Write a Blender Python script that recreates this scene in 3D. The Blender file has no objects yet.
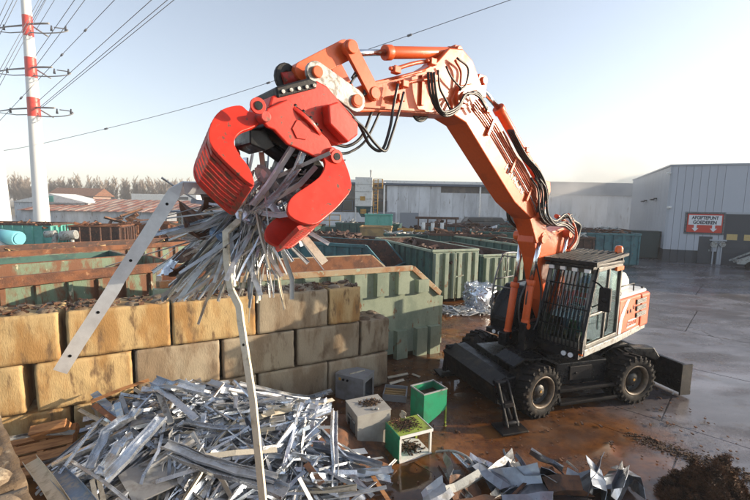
import bpy, bmesh, math, random
from mathutils import Vector, Matrix, noise, Euler
R = math.radians
scene = bpy.context.scene
COL = scene.collection
rnd = random.Random(7)

# ---------------------------------------------------------------- camera
CAM_H, PITCH, ROLL, FPX = 4.2, R(6.5), R(1.1), 405.0
_F = Vector((0, math.cos(PITCH), -math.sin(PITCH)))
_U0 = Vector((0, math.sin(PITCH), math.cos(PITCH)))
_R0 = Vector((1, 0, 0))
_R = _R0 * math.cos(ROLL) + _U0 * math.sin(ROLL)
_U = _U0 * math.cos(ROLL) - _R0 * math.sin(ROLL)
CP = Vector((0, 0, CAM_H))
cd = bpy.data.cameras.new('camera')
cam = bpy.data.objects.new('camera', cd)
COL.objects.link(cam)
cam.matrix_world = Matrix(((_R.x, _U.x, -_F.x, 0), (_R.y, _U.y, -_F.y, 0), (_R.z, _U.z, -_F.z, CAM_H), (0, 0, 0, 1)))
cd.sensor_width = 36.0
cd.lens = 36.0 * FPX / 750.0
cd.clip_start = 0.05
cd.clip_end = 5000
scene.camera = cam

# ---------------------------------------------------------------- sky, sun, exposure
SUN_AZ, SUN_EL = R(86), R(14)          # azimuth clockwise from +Y
w = bpy.data.worlds.new("World"); scene.world = w; w.use_nodes = True
nt = w.node_tree; nt.nodes.clear()
out = nt.nodes.new('ShaderNodeOutputWorld'); bg = nt.nodes.new('ShaderNodeBackground')
sky = nt.nodes.new('ShaderNodeTexSky'); sky.sky_type = 'NISHITA'; sky.sun_disc = False
sky.sun_elevation = SUN_EL; sky.sun_rotation = SUN_AZ
sky.air_density = 1.0; sky.dust_density = 1.5; sky.ozone_density = 2.2
bg.inputs['Strength'].default_value = 0.15
hs = nt.nodes.new('ShaderNodeHueSaturation'); hs.inputs['Saturation'].default_value = .62; nt.links.new(sky.outputs[0], hs.inputs['Color']); nt.links.new(hs.outputs[0], bg.inputs['Color']); nt.links.new(bg.outputs[0], out.inputs['Surface'])
sl = bpy.data.lights.new('sun', 'SUN'); sl.energy = 5.0; sl.angle = R(0.55); sl.color = (1.0, 0.83, 0.62)
so = bpy.data.objects.new('sun', sl); COL.objects.link(so)
SDIR = Vector((math.sin(SUN_AZ) * math.cos(SUN_EL), math.cos(SUN_AZ) * math.cos(SUN_EL), math.sin(SUN_EL)))
so.rotation_euler = SDIR.to_track_quat('Z', 'Y').to_euler(); so.location = (20, 0, 40)
scene.view_settings.view_transform = 'Standard'
scene.view_settings.look = 'None'
scene.view_settings.gamma = 1.0
scene.view_settings.exposure = 0.92
scene.cycles.max_bounces = 6
scene.cycles.volume_bounces = 1

# ---------------------------------------------------------------- helpers
def ray(x, y): return _F + _R * ((x - 375) / FPX) - _U * ((y - 250) / FPX)
def G(x, y, z=0.0):
    d = ray(x, y); return CP + d * ((z - CAM_H) / d.z)
def D(x, y, Y):
    d = ray(x, y); return CP + d * (Y / d.y)
def PLN(x, y, P, n):
    d = ray(x, y); n = Vector(n); return CP + d * ((Vector(P) - CP).dot(n) / d.dot(n))

def tag(o, label=None, cat=None, group=None, kind=None):
    if label: o['label'] = label
    if cat: o['category'] = cat
    if group: o['group'] = group
    if kind: o['kind'] = kind
    return o
def empty(name, loc=(0, 0, 0), rz=0.0, label=None, cat=None, group=None):
    o = bpy.data.objects.new(name, None); COL.objects.link(o)
    o.location = loc; o.rotation_euler = (0, 0, rz); o.empty_display_size = 0.2
    return tag(o, label, cat, group)
def dup(root, loc=None, rz=None, label=None, group=None):
    r = root.copy(); COL.objects.link(r)
    if loc is not None: r.location = loc
    if rz is not None: r.rotation_euler = (0, 0, rz)
    if label: r['label'] = label
    if group: r['group'] = group
    for ch in list(root.children):
        c = ch.copy(); COL.objects.link(c); c.parent = r
        for g in list(ch.children):
            d = g.copy(); COL.objects.link(d); d.parent = c
    return r
def link_mesh(name, me, parent=None, loc=None, rot=None):
    o = bpy.data.objects.new(name, me); COL.objects.link(o)
    if parent: o.parent = parent
    if loc is not None: o.location = loc
    if rot is not None: o.rotation_euler = rot
    return o

class MB:
    """collects boxes, prisms, tubes and swept profiles into one mesh"""
    def __init__(s, M=None): s.v = []; s.f = []; s.s = []; s.M = M
    def add(s, vs, fs, smooth=False, M=None):
        b = len(s.v)
        for p in vs:
            p = Vector(p)
            if M is not None: p = M @ p
            if s.M is not None: p = s.M @ p
            s.v.append(tuple(p))
        for f in fs: s.f.append(tuple(b + i for i in f)); s.s.append(smooth)
        return s
    def box(s, lo, hi, M=None):
        x0, y0, z0 = lo; x1, y1, z1 = hi
        return s.add([(x0, y0, z0), (x1, y0, z0), (x1, y1, z0), (x0, y1, z0), (x0, y0, z1), (x1, y0, z1), (x1, y1, z1), (x0, y1, z1)],
                     [(0, 3, 2, 1), (4, 5, 6, 7), (0, 1, 5, 4), (1, 2, 6, 5), (2, 3, 7, 6), (3, 0, 4, 7)], False, M)
    def cbox(s, c, sz, M=None):
        return s.box((c[0] - sz[0] / 2, c[1] - sz[1] / 2, c[2] - sz[2] / 2), (c[0] + sz[0] / 2, c[1] + sz[1] / 2, c[2] + sz[2] / 2), M)
    def bar(s, p, q, w, h=None, up=(0, 0, 1)):
        h = h or w; p = Vector(p); q = Vector(q); t = (q - p)
        if t.length < 1e-6: return s
        t.normalize(); up = Vector(up)
        if abs(t.dot(up)) > 0.97: up = Vector((0, 1, 0)) if abs(t.y) < .9 else Vector((1, 0, 0))
        sd = t.cross(up).normalized(); u = sd.cross(t).normalized()
        vs = []
        for c in (p, q):
            for a, b in ((-1, -1), (1, -1), (1, 1), (-1, 1)): vs.append(c + sd * (a * w / 2) + u * (b * h / 2))
        return s.add(vs, [(3, 2, 1, 0), (4, 5, 6, 7), (0, 1, 5, 4), (1, 2, 6, 5), (2, 3, 7, 6), (3, 0, 4, 7)])
    def prism(s, poly, y0, y1, axis='y', M=None):
        """poly in xz extruded along y (or xy along z, yz along x)"""
        n = len(poly)
        a = sum(poly[i][0] * poly[(i + 1) % n][1] - poly[(i + 1) % n][0] * poly[i][1] for i in range(n))
        if (a < 0) == (axis != 'y'): poly = poly[::-1]
        def mk(p, y): return {'y': (p[0], y, p[1]), 'z': (p[0], p[1], y), 'x': (y, p[0], p[1])}[axis]
        vs = [mk(p, y0) for p in poly] + [mk(p, y1) for p in poly]
        fs = [tuple(range(n))[::-1] if axis != 'y' else tuple(range(n))[::-1], tuple(range(n, 2 * n))]
        for i in range(n):
            j = (i + 1) % n; fs.append((i, j, n + j, n + i))
        return s.add(vs, fs, False, M)
    def cyl(s, p, q, r, r2=None, n=14, caps=True, smooth=True):
        p = Vector(p); q = Vector(q); r2 = r if r2 is None else r2; t = (q - p).normalized()
        up = Vector((0, 0, 1)) if abs(t.z) < .9 else Vector((1, 0, 0))
        a = t.cross(up).normalized(); b = t.cross(a).normalized(); vs = []
        for c, rr in ((p, r), (q, r2)):
            for i in range(n):
                an = 2 * math.pi * i / n; vs.append(c + a * math.cos(an) * rr + b * math.sin(an) * rr)
        s.add(vs, [(i, (i + 1) % n, n + (i + 1) % n, n + i)[::-1] for i in range(n)], smooth)
        if caps: s.add(vs, [tuple(range(n)), tuple(range(n, 2 * n))[::-1]])
        return s
    def tube(s, pts, r, n=6, caps=True):
        pts = [Vector(p) for p in pts]; m = len(pts); vs = []; prev = None
        for i, p in enumerate(pts):
            t = (pts[min(i + 1, m - 1)] - pts[max(i - 1, 0)]).normalized()
            if prev is None:
                up = Vector((0, 0, 1)) if abs(t.z) < .9 else Vector((1, 0, 0)); a = t.cross(up).normalized()
            else: a = (prev - t * prev.dot(t)).normalized()
            prev = a; b = t.cross(a)
            rr = r[i] if isinstance(r, (list, tuple)) else r
            for k in range(n):
                an = 2 * math.pi * k / n; vs.append(p + a * math.cos(an) * rr + b * math.sin(an) * rr)
        fs = []
        for i in range(m - 1):
            for k in range(n):
                k2 = (k + 1) % n; fs.append((i * n + k, i * n + k2, (i + 1) * n + k2, (i + 1) * n + k))
        s.add(vs, fs, True)
        if caps: s.add(vs, [tuple(range(n))[::-1], tuple(range((m - 1) * n, m * n))])
        return s
    def lathe(s, prof, n=32, M=None, smooth=True, closed=False):
        """prof: (radius, y) ; axis = Y"""
        vs = []; k = len(prof)
        for i in range(n):
            an = 2 * math.pi * i / n
            for r_, y in prof: vs.append((r_ * math.cos(an), y, r_ * math.sin(an)))
        fs = []
        for i in range(n):
            i2 = (i + 1) % n
            for j in range(k if closed else k - 1):
                j2 = (j + 1) % k; fs.append((i * k + j, i * k + j2, i2 * k + j2, i2 * k + j))
        return s.add(vs, fs, smooth, M)
    def sweep(s, pts, ups, prof, smooth=False):
        """closed profile (side, up) swept along points"""
        pts = [Vector(p) for p in pts]; m = len(pts); k = len(prof); vs = []
        for i, p in enumerate(pts):
            t = (pts[min(i + 1, m - 1)] - pts[max(i - 1, 0)]).normalized()
            up = Vector(ups[i] if isinstance(ups, list) else ups)
            sd = t.cross(up)
            if sd.length < 1e-4: sd = t.cross(Vector((.3, .5, .8)))
            sd.normalize(); u = sd.cross(t)
            for a, b in prof: vs.append(p + sd * a + u * b)
        fs = []
        for i in range(m - 1):
            for j in range(k):
                j2 = (j + 1) % k; fs.append((i * k + j, i * k + j2, (i + 1) * k + j2, (i + 1) * k + j))
        fs.append(tuple(range(k))[::-1]); fs.append(tuple(range((m - 1) * k, m * k)))
        return s.add(vs, fs, smooth)
    def mesh(s, name, mat=None):
        me = bpy.data.meshes.new(name); me.from_pydata(s.v, [], s.f)
        me.polygons.foreach_set('use_smooth', s.s)
        if mat: me.materials.append(mat)
        me.update(); return me
    def build(s, name, mat, parent=None, bevel=0, loc=None, rot=None, seg=2):
        me = s.mesh(name, mat)
        bm = bmesh.new(); bm.from_mesh(me)
        bmesh.ops.remove_doubles(bm, verts=bm.verts, dist=1e-5)
        bmesh.ops.recalc_face_normals(bm, faces=bm.faces); bm.to_mesh(me); bm.free()
        o = link_mesh(name, me, parent, loc, rot)
        if bevel:
            m = o.modifiers.new('bevel', 'BEVEL'); m.width = bevel; m.segments = seg; m.limit_method = 'ANGLE'; m.angle_limit = R(40)
        return o

def curve(pts, n=6):
    """Catmull-Rom through pts"""
    P = [Vector(p) for p in pts]; P = [P[0] * 2 - P[1]] + P + [P[-1] * 2 - P[-2]]; o = []
    for i in range(1, len(P) - 2):
        for k in range(n):
            t = k / n; a, b, c, d = P[i - 1], P[i], P[i + 1], P[i + 2]
            o.append(0.5 * ((2 * b) + (c - a) * t + (2 * a - 5 * b + 4 * c - d) * t * t + (3 * b - a - 3 * c + d) * t ** 3))
    o.append(P[-2]); return o

# ---------------------------------------------------------------- materials
def mat(name, col, rough=.6, metal=0.0, col2=None, sc=3.0, lo=.45, hi=.6, col3=None, sc3=9.0, lo3=.55, hi3=.65,
        bump=.15, bsc=40.0, rough2=None, rvar=.1, stretch=(1, 1, 1), spec=None, rnd_val=0.0, coat=0.0):
    m = bpy.data.materials.new(name); m.use_nodes = True; t = m.node_tree; N = t.nodes; L = t.links
    b = N['Principled BSDF']; b.inputs['Metallic'].default_value = metal
    if spec is not None: b.inputs['Specular IOR Level'].default_value = spec
    b.inputs['Coat Weight'].default_value = coat; b.inputs['Coat Roughness'].default_value = .12
    tc = N.new('ShaderNodeTexCoord'); oi = N.new('ShaderNodeObjectInfo')
    sc_ = N.new('ShaderNodeVectorMath'); sc_.operation = 'SCALE'; sc_.inputs['Scale'].default_value = 37.0
    cx = N.new('ShaderNodeCombineXYZ')
    for k in range(3): L.new(oi.outputs['Random'], cx.inputs[k])
    L.new(cx.outputs[0], sc_.inputs[0])
    ad = N.new('ShaderNodeVectorMath'); ad.operation = 'ADD'
    L.new(tc.outputs['Object'], ad.inputs[0]); L.new(sc_.outputs[0], ad.inputs[1])
    mp = N.new('ShaderNodeMapping'); mp.inputs['Scale'].default_value = stretch; L.new(ad.outputs[0], mp.inputs[0])
    def nz(scale, detail=5, src=None, rg=.6):
        n = N.new('ShaderNodeTexNoise'); n.inputs['Scale'].default_value = scale; n.inputs['Detail'].default_value = detail
        n.inputs['Roughness'].default_value = rg; L.new((src or mp).outputs[0], n.inputs['Vector']); return n
    def ramp(src, a, b_):
        r = N.new('ShaderNodeMapRange'); r.inputs['From Min'].default_value = a; r.inputs['From Max'].default_value = b_
        r.interpolation_type = 'SMOOTHSTEP'; L.new(src.outputs['Fac' if 'Fac' in src.outputs else 0], r.inputs['Value']); return r
    def mix(f, A, B):
        x = N.new('ShaderNodeMix'); x.data_type = 'RGBA'
        if f is not None: L.new(f.outputs[0], x.inputs[0])
        for i, c in ((6, A), (7, B)):
            if isinstance(c, tuple): x.inputs[i].default_value = (*c, 1)
            else: L.new(c, x.inputs[i])
        return x
    base = mix(None, col, col); base.inputs[0].default_value = 0; cur = base.outputs[2]
    f2 = None
    if col2:
        f2 = ramp(nz(sc), lo, hi); cur = mix(f2, cur, col2).outputs[2]
    if col3:
        f3 = ramp(nz(sc3, 7), lo3, hi3); cur = mix(f3, cur, col3).outputs[2]
    fine = nz(bsc, 6)
    hv = N.new('ShaderNodeHueSaturation'); L.new(cur, hv.inputs['Color'])
    mr = N.new('ShaderNodeMapRange'); mr.inputs['To Min'].default_value = .8; mr.inputs['To Max'].default_value = 1.2
    L.new(fine.outputs['Fac'], mr.inputs['Value'])
    if rnd_val:
        r2 = N.new('ShaderNodeMapRange'); r2.inputs['To Min'].default_value = 1 - rnd_val; r2.inputs['To Max'].default_value = 1 + rnd_val
        L.new(oi.outputs['Random'], r2.inputs['Value']); mm = N.new('ShaderNodeMath'); mm.operation = 'MULTIPLY'
        L.new(mr.outputs[0], mm.inputs[0]); L.new(r2.outputs[0], mm.inputs[1]); L.new(mm.outputs[0], hv.inputs['Value'])
    else: L.new(mr.outputs[0], hv.inputs['Value'])
    L.new(hv.outputs[0], b.inputs['Base Color'])
    rr = N.new('ShaderNodeMapRange'); rr.inputs['From Min'].default_value = .3; rr.inputs['From Max'].default_value = .7
    rr.inputs['To Min'].default_value = max(.02, rough - rvar); rr.inputs['To Max'].default_value = min(1, rough + rvar)
    L.new(nz(sc * 2.3, 4).outputs['Fac'], rr.inputs['Value'])
    if rough2 is not None and f2 is not None:
        mx = N.new('ShaderNodeMix'); mx.data_type = 'FLOAT'; L.new(f2.outputs[0], mx.inputs[0]); L.new(rr.outputs[0], mx.inputs[2])
        mx.inputs[3].default_value = rough2; L.new(mx.outputs[0], b.inputs['Roughness'])
        if metal:
            mx2 = N.new('ShaderNodeMix'); mx2.data_type = 'FLOAT'; L.new(f2.outputs[0], mx2.inputs[0]); mx2.inputs[2].default_value = metal
            mx2.inputs[3].default_value = 0; L.new(mx2.outputs[0], b.inputs['Metallic'])
    else: L.new(rr.outputs[0], b.inputs['Roughness'])
    if bump:
        bp = N.new('ShaderNodeBump'); bp.inputs['Strength'].default_value = bump; bp.inputs['Distance'].default_value = .02
        L.new(fine.outputs['Fac'], bp.inputs['Height']); L.new(bp.outputs[0], b.inputs['Normal'])
    return m

OR = mat('orange_paint', (.60, .095, .018), .38, col2=(.44, .068, .013), sc=1.7, lo=.55, hi=.75, col3=(.22, .1, .05), sc3=7, lo3=.66, hi3=.76, bump=.05, bsc=25, coat=.12, spec=.35)
RED = mat('red_paint', (.55, .026, .010), .42, col2=(.42, .022, .010), sc=3, lo=.5, hi=.7, col3=(.14, .055, .035), sc3=11, lo3=.61, hi3=.66, bump=.08, bsc=20, coat=.08, spec=.35)
REDW = mat('worn_red_paint', (.45, .03, .02), .5, col2=(.18, .05, .03), sc=9, lo=.5, hi=.62, col3=(.3, .25, .22), sc3=22, lo3=.66, hi3=.72, bump=.2)
BLK = mat('black_paint', (.006, .007, .009), .3, col2=(.018, .016, .014), sc=3, lo=.55, hi=.75, bump=.12, bsc=30, rvar=.15, spec=.2)
BLKD = mat('dusty_black_steel', (.008, .008, .010), .45, col2=(.032, .024, .018), sc=5, lo=.5, hi=.7, bump=.2, spec=.25)
RUB = mat('tyre_rubber', (.012, .011, .011), .75, col2=(.045, .033, .024), sc=6, lo=.5, hi=.7, bump=.3, spec=.2)
RIM = mat('wheel_rim_paint', (.014, .014, .013), .45, col2=(.06, .045, .033), sc=6, lo=.45, hi=.7)
RIMT = mat('sunlit_rim_lip', (.17, .125, .085), .5, col2=(.1, .075, .05), sc=9)  # tan tone imitates sunlight caught by the hollow rim
CHROME = mat('chromed_rod', (.75, .76, .78), .13, 1.0, bump=0)
HOSE = mat('black_hose', (.02, .02, .02), .42, bump=.1)
PIPE = mat('orange_pipe', (.50, .08, .02), .3, bump=0)
SPZ = mat('speckled_zinc', (.36, .38, .41), .4, .75, col2=(.22, .23, .25), sc=14, lo=.45, hi=.6, col3=(.12, .10, .08), sc3=5, lo3=.6, hi3=.7, bump=.2, bsc=20)
DZN = mat('shade_dark_zinc', (.27, .295, .33), .36, .85, col2=(.20, .21, .23), sc=4, lo=.4, hi=.65, bump=.15, bsc=14, rnd_val=.35)  # dark blue tone puts the shade of the bottom right scrap into the zinc
SMZ = mat('smooth_zinc_sheet', (.66, .69, .73), .34, .55, col2=(.56, .58, .62), sc=2, lo=.4, hi=.7, bump=.06, bsc=14, rvar=.06)
GREYP = mat('worn_grey_paint', (.34, .35, .34), .5, .2, col2=(.16, .14, .12), sc=9, lo=.5, hi=.62, bump=.2)
WHT = mat('white_paint', (.74, .73, .70), .4, col2=(.5, .47, .42), sc=3, lo=.5, hi=.75, bump=.05)
GALV = mat('galvanised_steel', (.62, .66, .71), .3, .88, col2=(.45, .48, .52), sc=5, lo=.4, hi=.65, bump=.3, bsc=9, rvar=.14, rnd_val=.28)
GALV2 = mat('dull_zinc_steel', (.48, .49, .50), .44, .7, col2=(.33, .32, .30), sc=7, lo=.45, hi=.7, bump=.35, bsc=12, rnd_val=.3)
CREAM = mat('cream_coated_steel', (.55, .50, .40), .5, .1, col2=(.34, .29, .21), sc=6, lo=.5, hi=.7, bump=.2, rnd_val=.2)
BROWNM = mat('rusty_scrap_steel', (.16, .075, .04), .7, .3, col2=(.07, .045, .035), sc=6, lo=.4, hi=.65, bump=.4, rnd_val=.3)
BLUEM = mat('blue_coated_steel', (.16, .27, .44), .42, .3, col2=(.3, .36, .42), sc=8, bump=.2)
CONC = mat('stained_concrete', (.46, .325, .155), .88, col2=(.33, .185, .065), sc=2.6, lo=.42, hi=.62, col3=(.15, .09, .045), sc3=6.0, lo3=.52, hi3=.68, bump=.32, bsc=55, rnd_val=.14, stretch=(1, 1, .32))
CONCG = mat('weathered_shaded_concrete', (.34, .28, .195), .88, col2=(.24, .175, .11), sc=2.6, lo=.42, hi=.62, col3=(.17, .12, .075), sc3=6.0, lo3=.52, hi3=.68, bump=.32, bsc=55, rnd_val=.14, stretch=(1, 1, .32))  # greyer copy of the ochre, lower right wall shade mixed into the colour
CONCD = mat('damp_and_shade_dark_concrete', (.20, .15, .10), .7, col2=(.10, .065, .035), sc=2.2, lo=.4, hi=.62, col3=(.36, .29, .2), sc3=3.1, lo3=.58, hi3=.66, bump=.7, bsc=26, rnd_val=.1)  # on the block knobs this dark tone stands in for shade
RUST = mat('rust', (.20, .078, .034), .8, col2=(.10, .042, .024), sc=3, lo=.4, hi=.62, col3=(.32, .17, .09), sc3=8, lo3=.6, hi3=.7, bump=.5)
DRUST = mat('dark_rust', (.085, .042, .03), .75, col2=(.05, .03, .025), sc=3, col3=(.16, .07, .04), sc3=7, bump=.5)
PGREEN = mat('pale_green_paint', (.27, .32, .24), .55, col2=(.19, .24, .18), sc=2.2, lo=.4, hi=.65, col3=(.20, .09, .04), sc3=6, lo3=.60, hi3=.68, bump=.12, stretch=(1, 1, .5))
PATCHG = mat('rust_streaked_green_paint', (.15, .21, .14), .6, col2=(.16, .065, .03), sc=3.4, lo=.38, hi=.55, col3=(.45, .42, .3), sc3=5, lo3=.62, hi3=.68, bump=.3, stretch=(1, 1, .4))
DGREEN = mat('dark_green_paint', (.045, .115, .095), .5, col2=(.03, .07, .065), sc=2, col3=(.2, .1, .05), sc3=5, lo3=.66, hi3=.72, bump=.12)
BGREEN = mat('blue_green_paint', (.05, .16, .18), .5, col2=(.035, .10, .12), sc=2, col3=(.2, .1, .05), sc3=5, lo3=.66, hi3=.72, bump=.12)
TEAL = mat('teal_paint', (.09, .36, .30), .55, col2=(.13, .42, .36), sc=1.6, col3=(.22, .12, .06), sc3=4, lo3=.62, hi3=.7, bump=.15)
GLASS = mat('glass', (.02, .03, .035), .06, bump=0, spec=.9)
YEL = mat('yellow_paint', (.50, .27, .045), .5, col2=(.34, .19, .05), sc=2, bump=.1)
OCH = mat('ochre_faded_paint', (.46, .29, .12), .6, col2=(.3, .2, .1), sc=1.5, bump=.1)
WOOD = mat('raw_wood', (.42, .20, .075), .7, col2=(.28, .12, .045), sc=4, bump=.3, stretch=(1, 8, 8))
CABG = mat('grey_enamel', (.36, .35, .32), .5, col2=(.26, .24, .21), sc=2.5, lo=.45, hi=.7, col3=(.2, .12, .06), sc3=8, lo3=.68, hi3=.74, bump=.1)
CABD = mat('dull_grey_enamel', (.24, .25, .26), .5, col2=(.16, .15, .14), sc=2.5, lo=.45, hi=.7, bump=.1)
GRN = mat('signal_green_paint', (.02, .26, .13), .4, col2=(.03, .19, .10), sc=3, col3=(.13, .09, .05), sc3=9, lo3=.62, hi3=.68, bump=.1)
LIME = mat('lime_paint', (.28, .36, .05), .5, col2=(.18, .22, .05), sc=4, col3=(.1, .07, .03), sc3=9, lo3=.56, hi3=.66, bump=.15)
DIRT = mat('dark_brown_soil', (.07, .038, .02), .9, col2=(.035, .02, .012), sc=9, bump=.9)
BRUSH = mat('brown_root_fibre', (.115, .055, .026), .9, col2=(.045, .024, .013), sc=6, bump=.3, rnd_val=.2)
BEACON = mat('beacon_orange', (.85, .17, .02), .2, bump=0, coat=.5)
LAMPG = mat('lamp_glass', (.75, .77, .78), .12, bump=0, spec=.9)
# ================================================================ SETTING
# ---- yard
def ground_mat():
    m = bpy.data.materials.new('yard_surface'); m.use_nodes = True; t = m.node_tree; N = t.nodes; L = t.links; b = N['Principled BSDF']
    g = N.new('ShaderNodeNewGeometry')
    def nz(s, d=6, rg=.6, st=None):
        n = N.new('ShaderNodeTexNoise'); n.inputs['Scale'].default_value = s; n.inputs['Detail'].default_value = d; n.inputs['Roughness'].default_value = rg
        if st:
            mp = N.new('ShaderNodeMapping'); mp.inputs['Scale'].default_value = st; mp.inputs['Rotation'].default_value = (0, 0, R(25)); L.new(g.outputs['Position'], mp.inputs[0]); L.new(mp.outputs[0], n.inputs['Vector'])
        else: L.new(g.outputs['Position'], n.inputs['Vector'])
        return n.outputs['Fac']
    def mr(v, a, b_, c=0, d=1):
        r = N.new('ShaderNodeMapRange'); r.interpolation_type = 'SMOOTHSTEP'
        for k, x in zip(('From Min', 'From Max', 'To Min', 'To Max'), (a, b_, c, d)): r.inputs[k].default_value = x
        L.new(v, r.inputs['Value']); return r.outputs[0]
    def mth(op, a, b_):
        x = N.new('ShaderNodeMath'); x.operation = op
        for i, v in enumerate((a, b_)):
            if isinstance(v, (int, float)): x.inputs[i].default_value = v
            else: L.new(v, x.inputs[i])
        return x.outputs[0]
    def mix(f, A, B):
        x = N.new('ShaderNodeMix'); x.data_type = 'RGBA'; L.new(f, x.inputs[0])
        for i, c in ((6, A), (7, B)):
            if isinstance(c, tuple): x.inputs[i].default_value = (*c, 1)
            else: L.new(c, x.inputs[i])
        return x.outputs[2]
    sp = N.new('ShaderNodeSeparateXYZ'); L.new(g.outputs['Position'], sp.inputs[0])
    # mud zone: ellipse around the containers and machine
    ex = mth('DIVIDE', mth('SUBTRACT', sp.outputs[0], -2.5), 10.8); ey = mth('DIVIDE', mth('SUBTRACT', sp.outputs[1], 12.5), 11.5)
    d = mth('SQRT', mth('ADD', mth('MULTIPLY', ex, ex), mth('MULTIPLY', ey, ey)), 0)
    dd = mth('ADD', d, mth('MULTIPLY', mth('SUBTRACT', nz(.55), .5), .75))
    mud = mr(dd, .98, .72)
    wet = mr(nz(.35, 4, .55, (1, 2.2, 1)), .44, .56)
    conc = mix(mr(nz(.5, 6, .65, (1, 2.5, 1)), .38, .62), (.125, .12, .132), (.19, .182, .20))
    conc = mix(mr(nz(2.2, 8), .56, .7), conc, (.12, .095, .075))
    vo = N.new('ShaderNodeTexVoronoi'); vo.feature = 'DISTANCE_TO_EDGE'; vo.inputs['Scale'].default_value = .34
    wp = N.new('ShaderNodeTexNoise'); wp.inputs['Scale'].default_value = 1.4; wp.inputs['Detail'].default_value = 6; L.new(g.outputs['Position'], wp.inputs['Vector'])
    wa = N.new('ShaderNodeMix'); wa.data_type = 'VECTOR'; wa.inputs[0].default_value = .42; L.new(g.outputs['Position'], wa.inputs[4]); L.new(wp.outputs['Color'], wa.inputs[5]); L.new(wa.outputs[1], vo.inputs['Vector'])
    crack = mth('MULTIPLY', mr(vo.outputs['Distance'], .007, .0), mr(nz(.3), .47, .6))
    conc = mix(crack, conc, (.05, .042, .038))
    sp2 = N.new('ShaderNodeTexNoise'); sp2.inputs['Scale'].default_value = 26; sp2.inputs['Detail'].default_value = 3; L.new(g.outputs['Position'], sp2.inputs['Vector'])
    conc = mix(mr(sp2.outputs['Fac'], .64, .68), conc, (.08, .06, .05))
    mudc = mix(mr(nz(1.3, 8, .7), .4, .62), (.085, .031, .011), (.195, .076, .020))
    mudc = mix(mr(nz(.8, 8, .7), .57, .68), mudc, (.06, .032, .018))
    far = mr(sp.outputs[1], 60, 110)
    col = mix(mud, conc, mudc)
    dark = mix(mth('MULTIPLY', wet, .5), col, (.055, .04, .032))
    col = mix(mr(nz(11, 6, .7), .66, .74), dark, (.05, .03, .02))
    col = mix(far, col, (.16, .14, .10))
    L.new(col, b.inputs['Base Color'])
    puddle = mr(nz(.36, 4, .5, (1, 2.0, 1)), .40, .55)
    base_r = mth('ADD', mth('MULTIPLY', nz(5, 5), .38), .08)
    rx = N.new('ShaderNodeMix'); rx.data_type = 'FLOAT'; L.new(puddle, rx.inputs[0]); L.new(base_r, rx.inputs[2]); L.new(mth('ADD', .20, mth('MULTIPLY', mud, -.13)), rx.inputs[3])
    rf = N.new('ShaderNodeMix'); rf.data_type = 'FLOAT'; L.new(far, rf.inputs[0]); L.new(rx.outputs[0], rf.inputs[2]); rf.inputs[3].default_value = .95
    L.new(rf.outputs[0], b.inputs['Roughness'])
    bp = N.new('ShaderNodeBump'); bp.inputs['Distance'].default_value = .03
    L.new(mth('ADD', mth('MULTIPLY', mth('SUBTRACT', 1.0, puddle), .55), .02), bp.inputs['Strength'])
    L.new(mth('ADD', nz(9, 8, .7), mth('MULTIPLY', nz(60, 3), .2)), bp.inputs['Height']); L.new(bp.outputs[0], b.inputs['Normal'])
    return m
YARD = ground_mat()
mb = MB(); mb.add([(-1500, -60, -.05), (1500, -60, -.05), (1500, 2500, -.05), (-1500, 2500, -.05)], [(0, 1, 2, 3)])
ground = tag(mb.build('ground', YARD), kind='structure')
# concrete yard slabs with open joints (rows run along a)
a_ = Vector((.73, -.68, 0)).normalized(); b_ = Vector((.68, .73, 0)).normalized()
bs = [-3, 1.2, 5.0, 8.48, 9.55, 13.4, 17.4, 21.4, 25.4, 29.6, 34, 39, 45, 52, 60]
n_slab = 0
for i in range(len(bs) - 1):
    off = (i * 2.3) % 5
    for k in range(-9, 10):
        s0 = k * 5.2 + off; s1 = s0 + 5.2; g = .014
        c = a_ * ((s0 + s1) / 2) + b_ * ((bs[i] + bs[i + 1]) / 2)
        if c.y < -2 or c.x < -22 or c.x > 46 or c.y > 62: continue
        dz = rnd.uniform(-.004, .004)
        mb = MB(); P = [a_ * (s0 + g) + b_ * (bs[i] + g), a_ * (s1 - g) + b_ * (bs[i] + g), a_ * (s1 - g) + b_ * (bs[i + 1] - g), a_ * (s0 + g) + b_ * (bs[i + 1] - g)]
        mb.add([p + Vector((0, 0, -.06)) for p in P] + [p + Vector((0, 0, dz)) for p in P], [(4, 5, 6, 7), (0, 1, 5, 4), (1, 2, 6, 5), (2, 3, 7, 6), (3, 0, 4, 7)])
        mb.build('slab', YARD, ground); n_slab += 1
# mud lying on the slabs: low uneven relief that dies out at its edge
def mud_h(x, y):
    d = math.hypot((x + 2.5) / 10.8, (y - 12.5) / 11.5)
    n = noise.fractal(Vector((x * .7, y * .7, 0)), 1.0, 2.0, 5)
    e = min(1, max(0, (.95 - d) / .35))
    return -.03 + .075 * e * (.55 + n * .8)
mb = MB(); nx, ny = 150, 190; x0, x1, y0, y1 = -14, 8.6, 2.5, 26
vs = [(x0 + (x1 - x0) * i / nx, y0 + (y1 - y0) * j / ny, 0) for j in range(ny + 1) for i in range(nx + 1)]
vs = [(x, y, min(.045, mud_h(x, y))) for x, y, _ in vs]
fs = [(j * (nx + 1) + i, j * (nx + 1) + i + 1, (j + 1) * (nx + 1) + i + 1, (j + 1) * (nx + 1) + i) for j in range(ny) for i in range(nx)]
mb.add(vs, fs, True); me = mb.mesh('mud', YARD); tag(link_mesh('mud', me), kind='structure')

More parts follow.
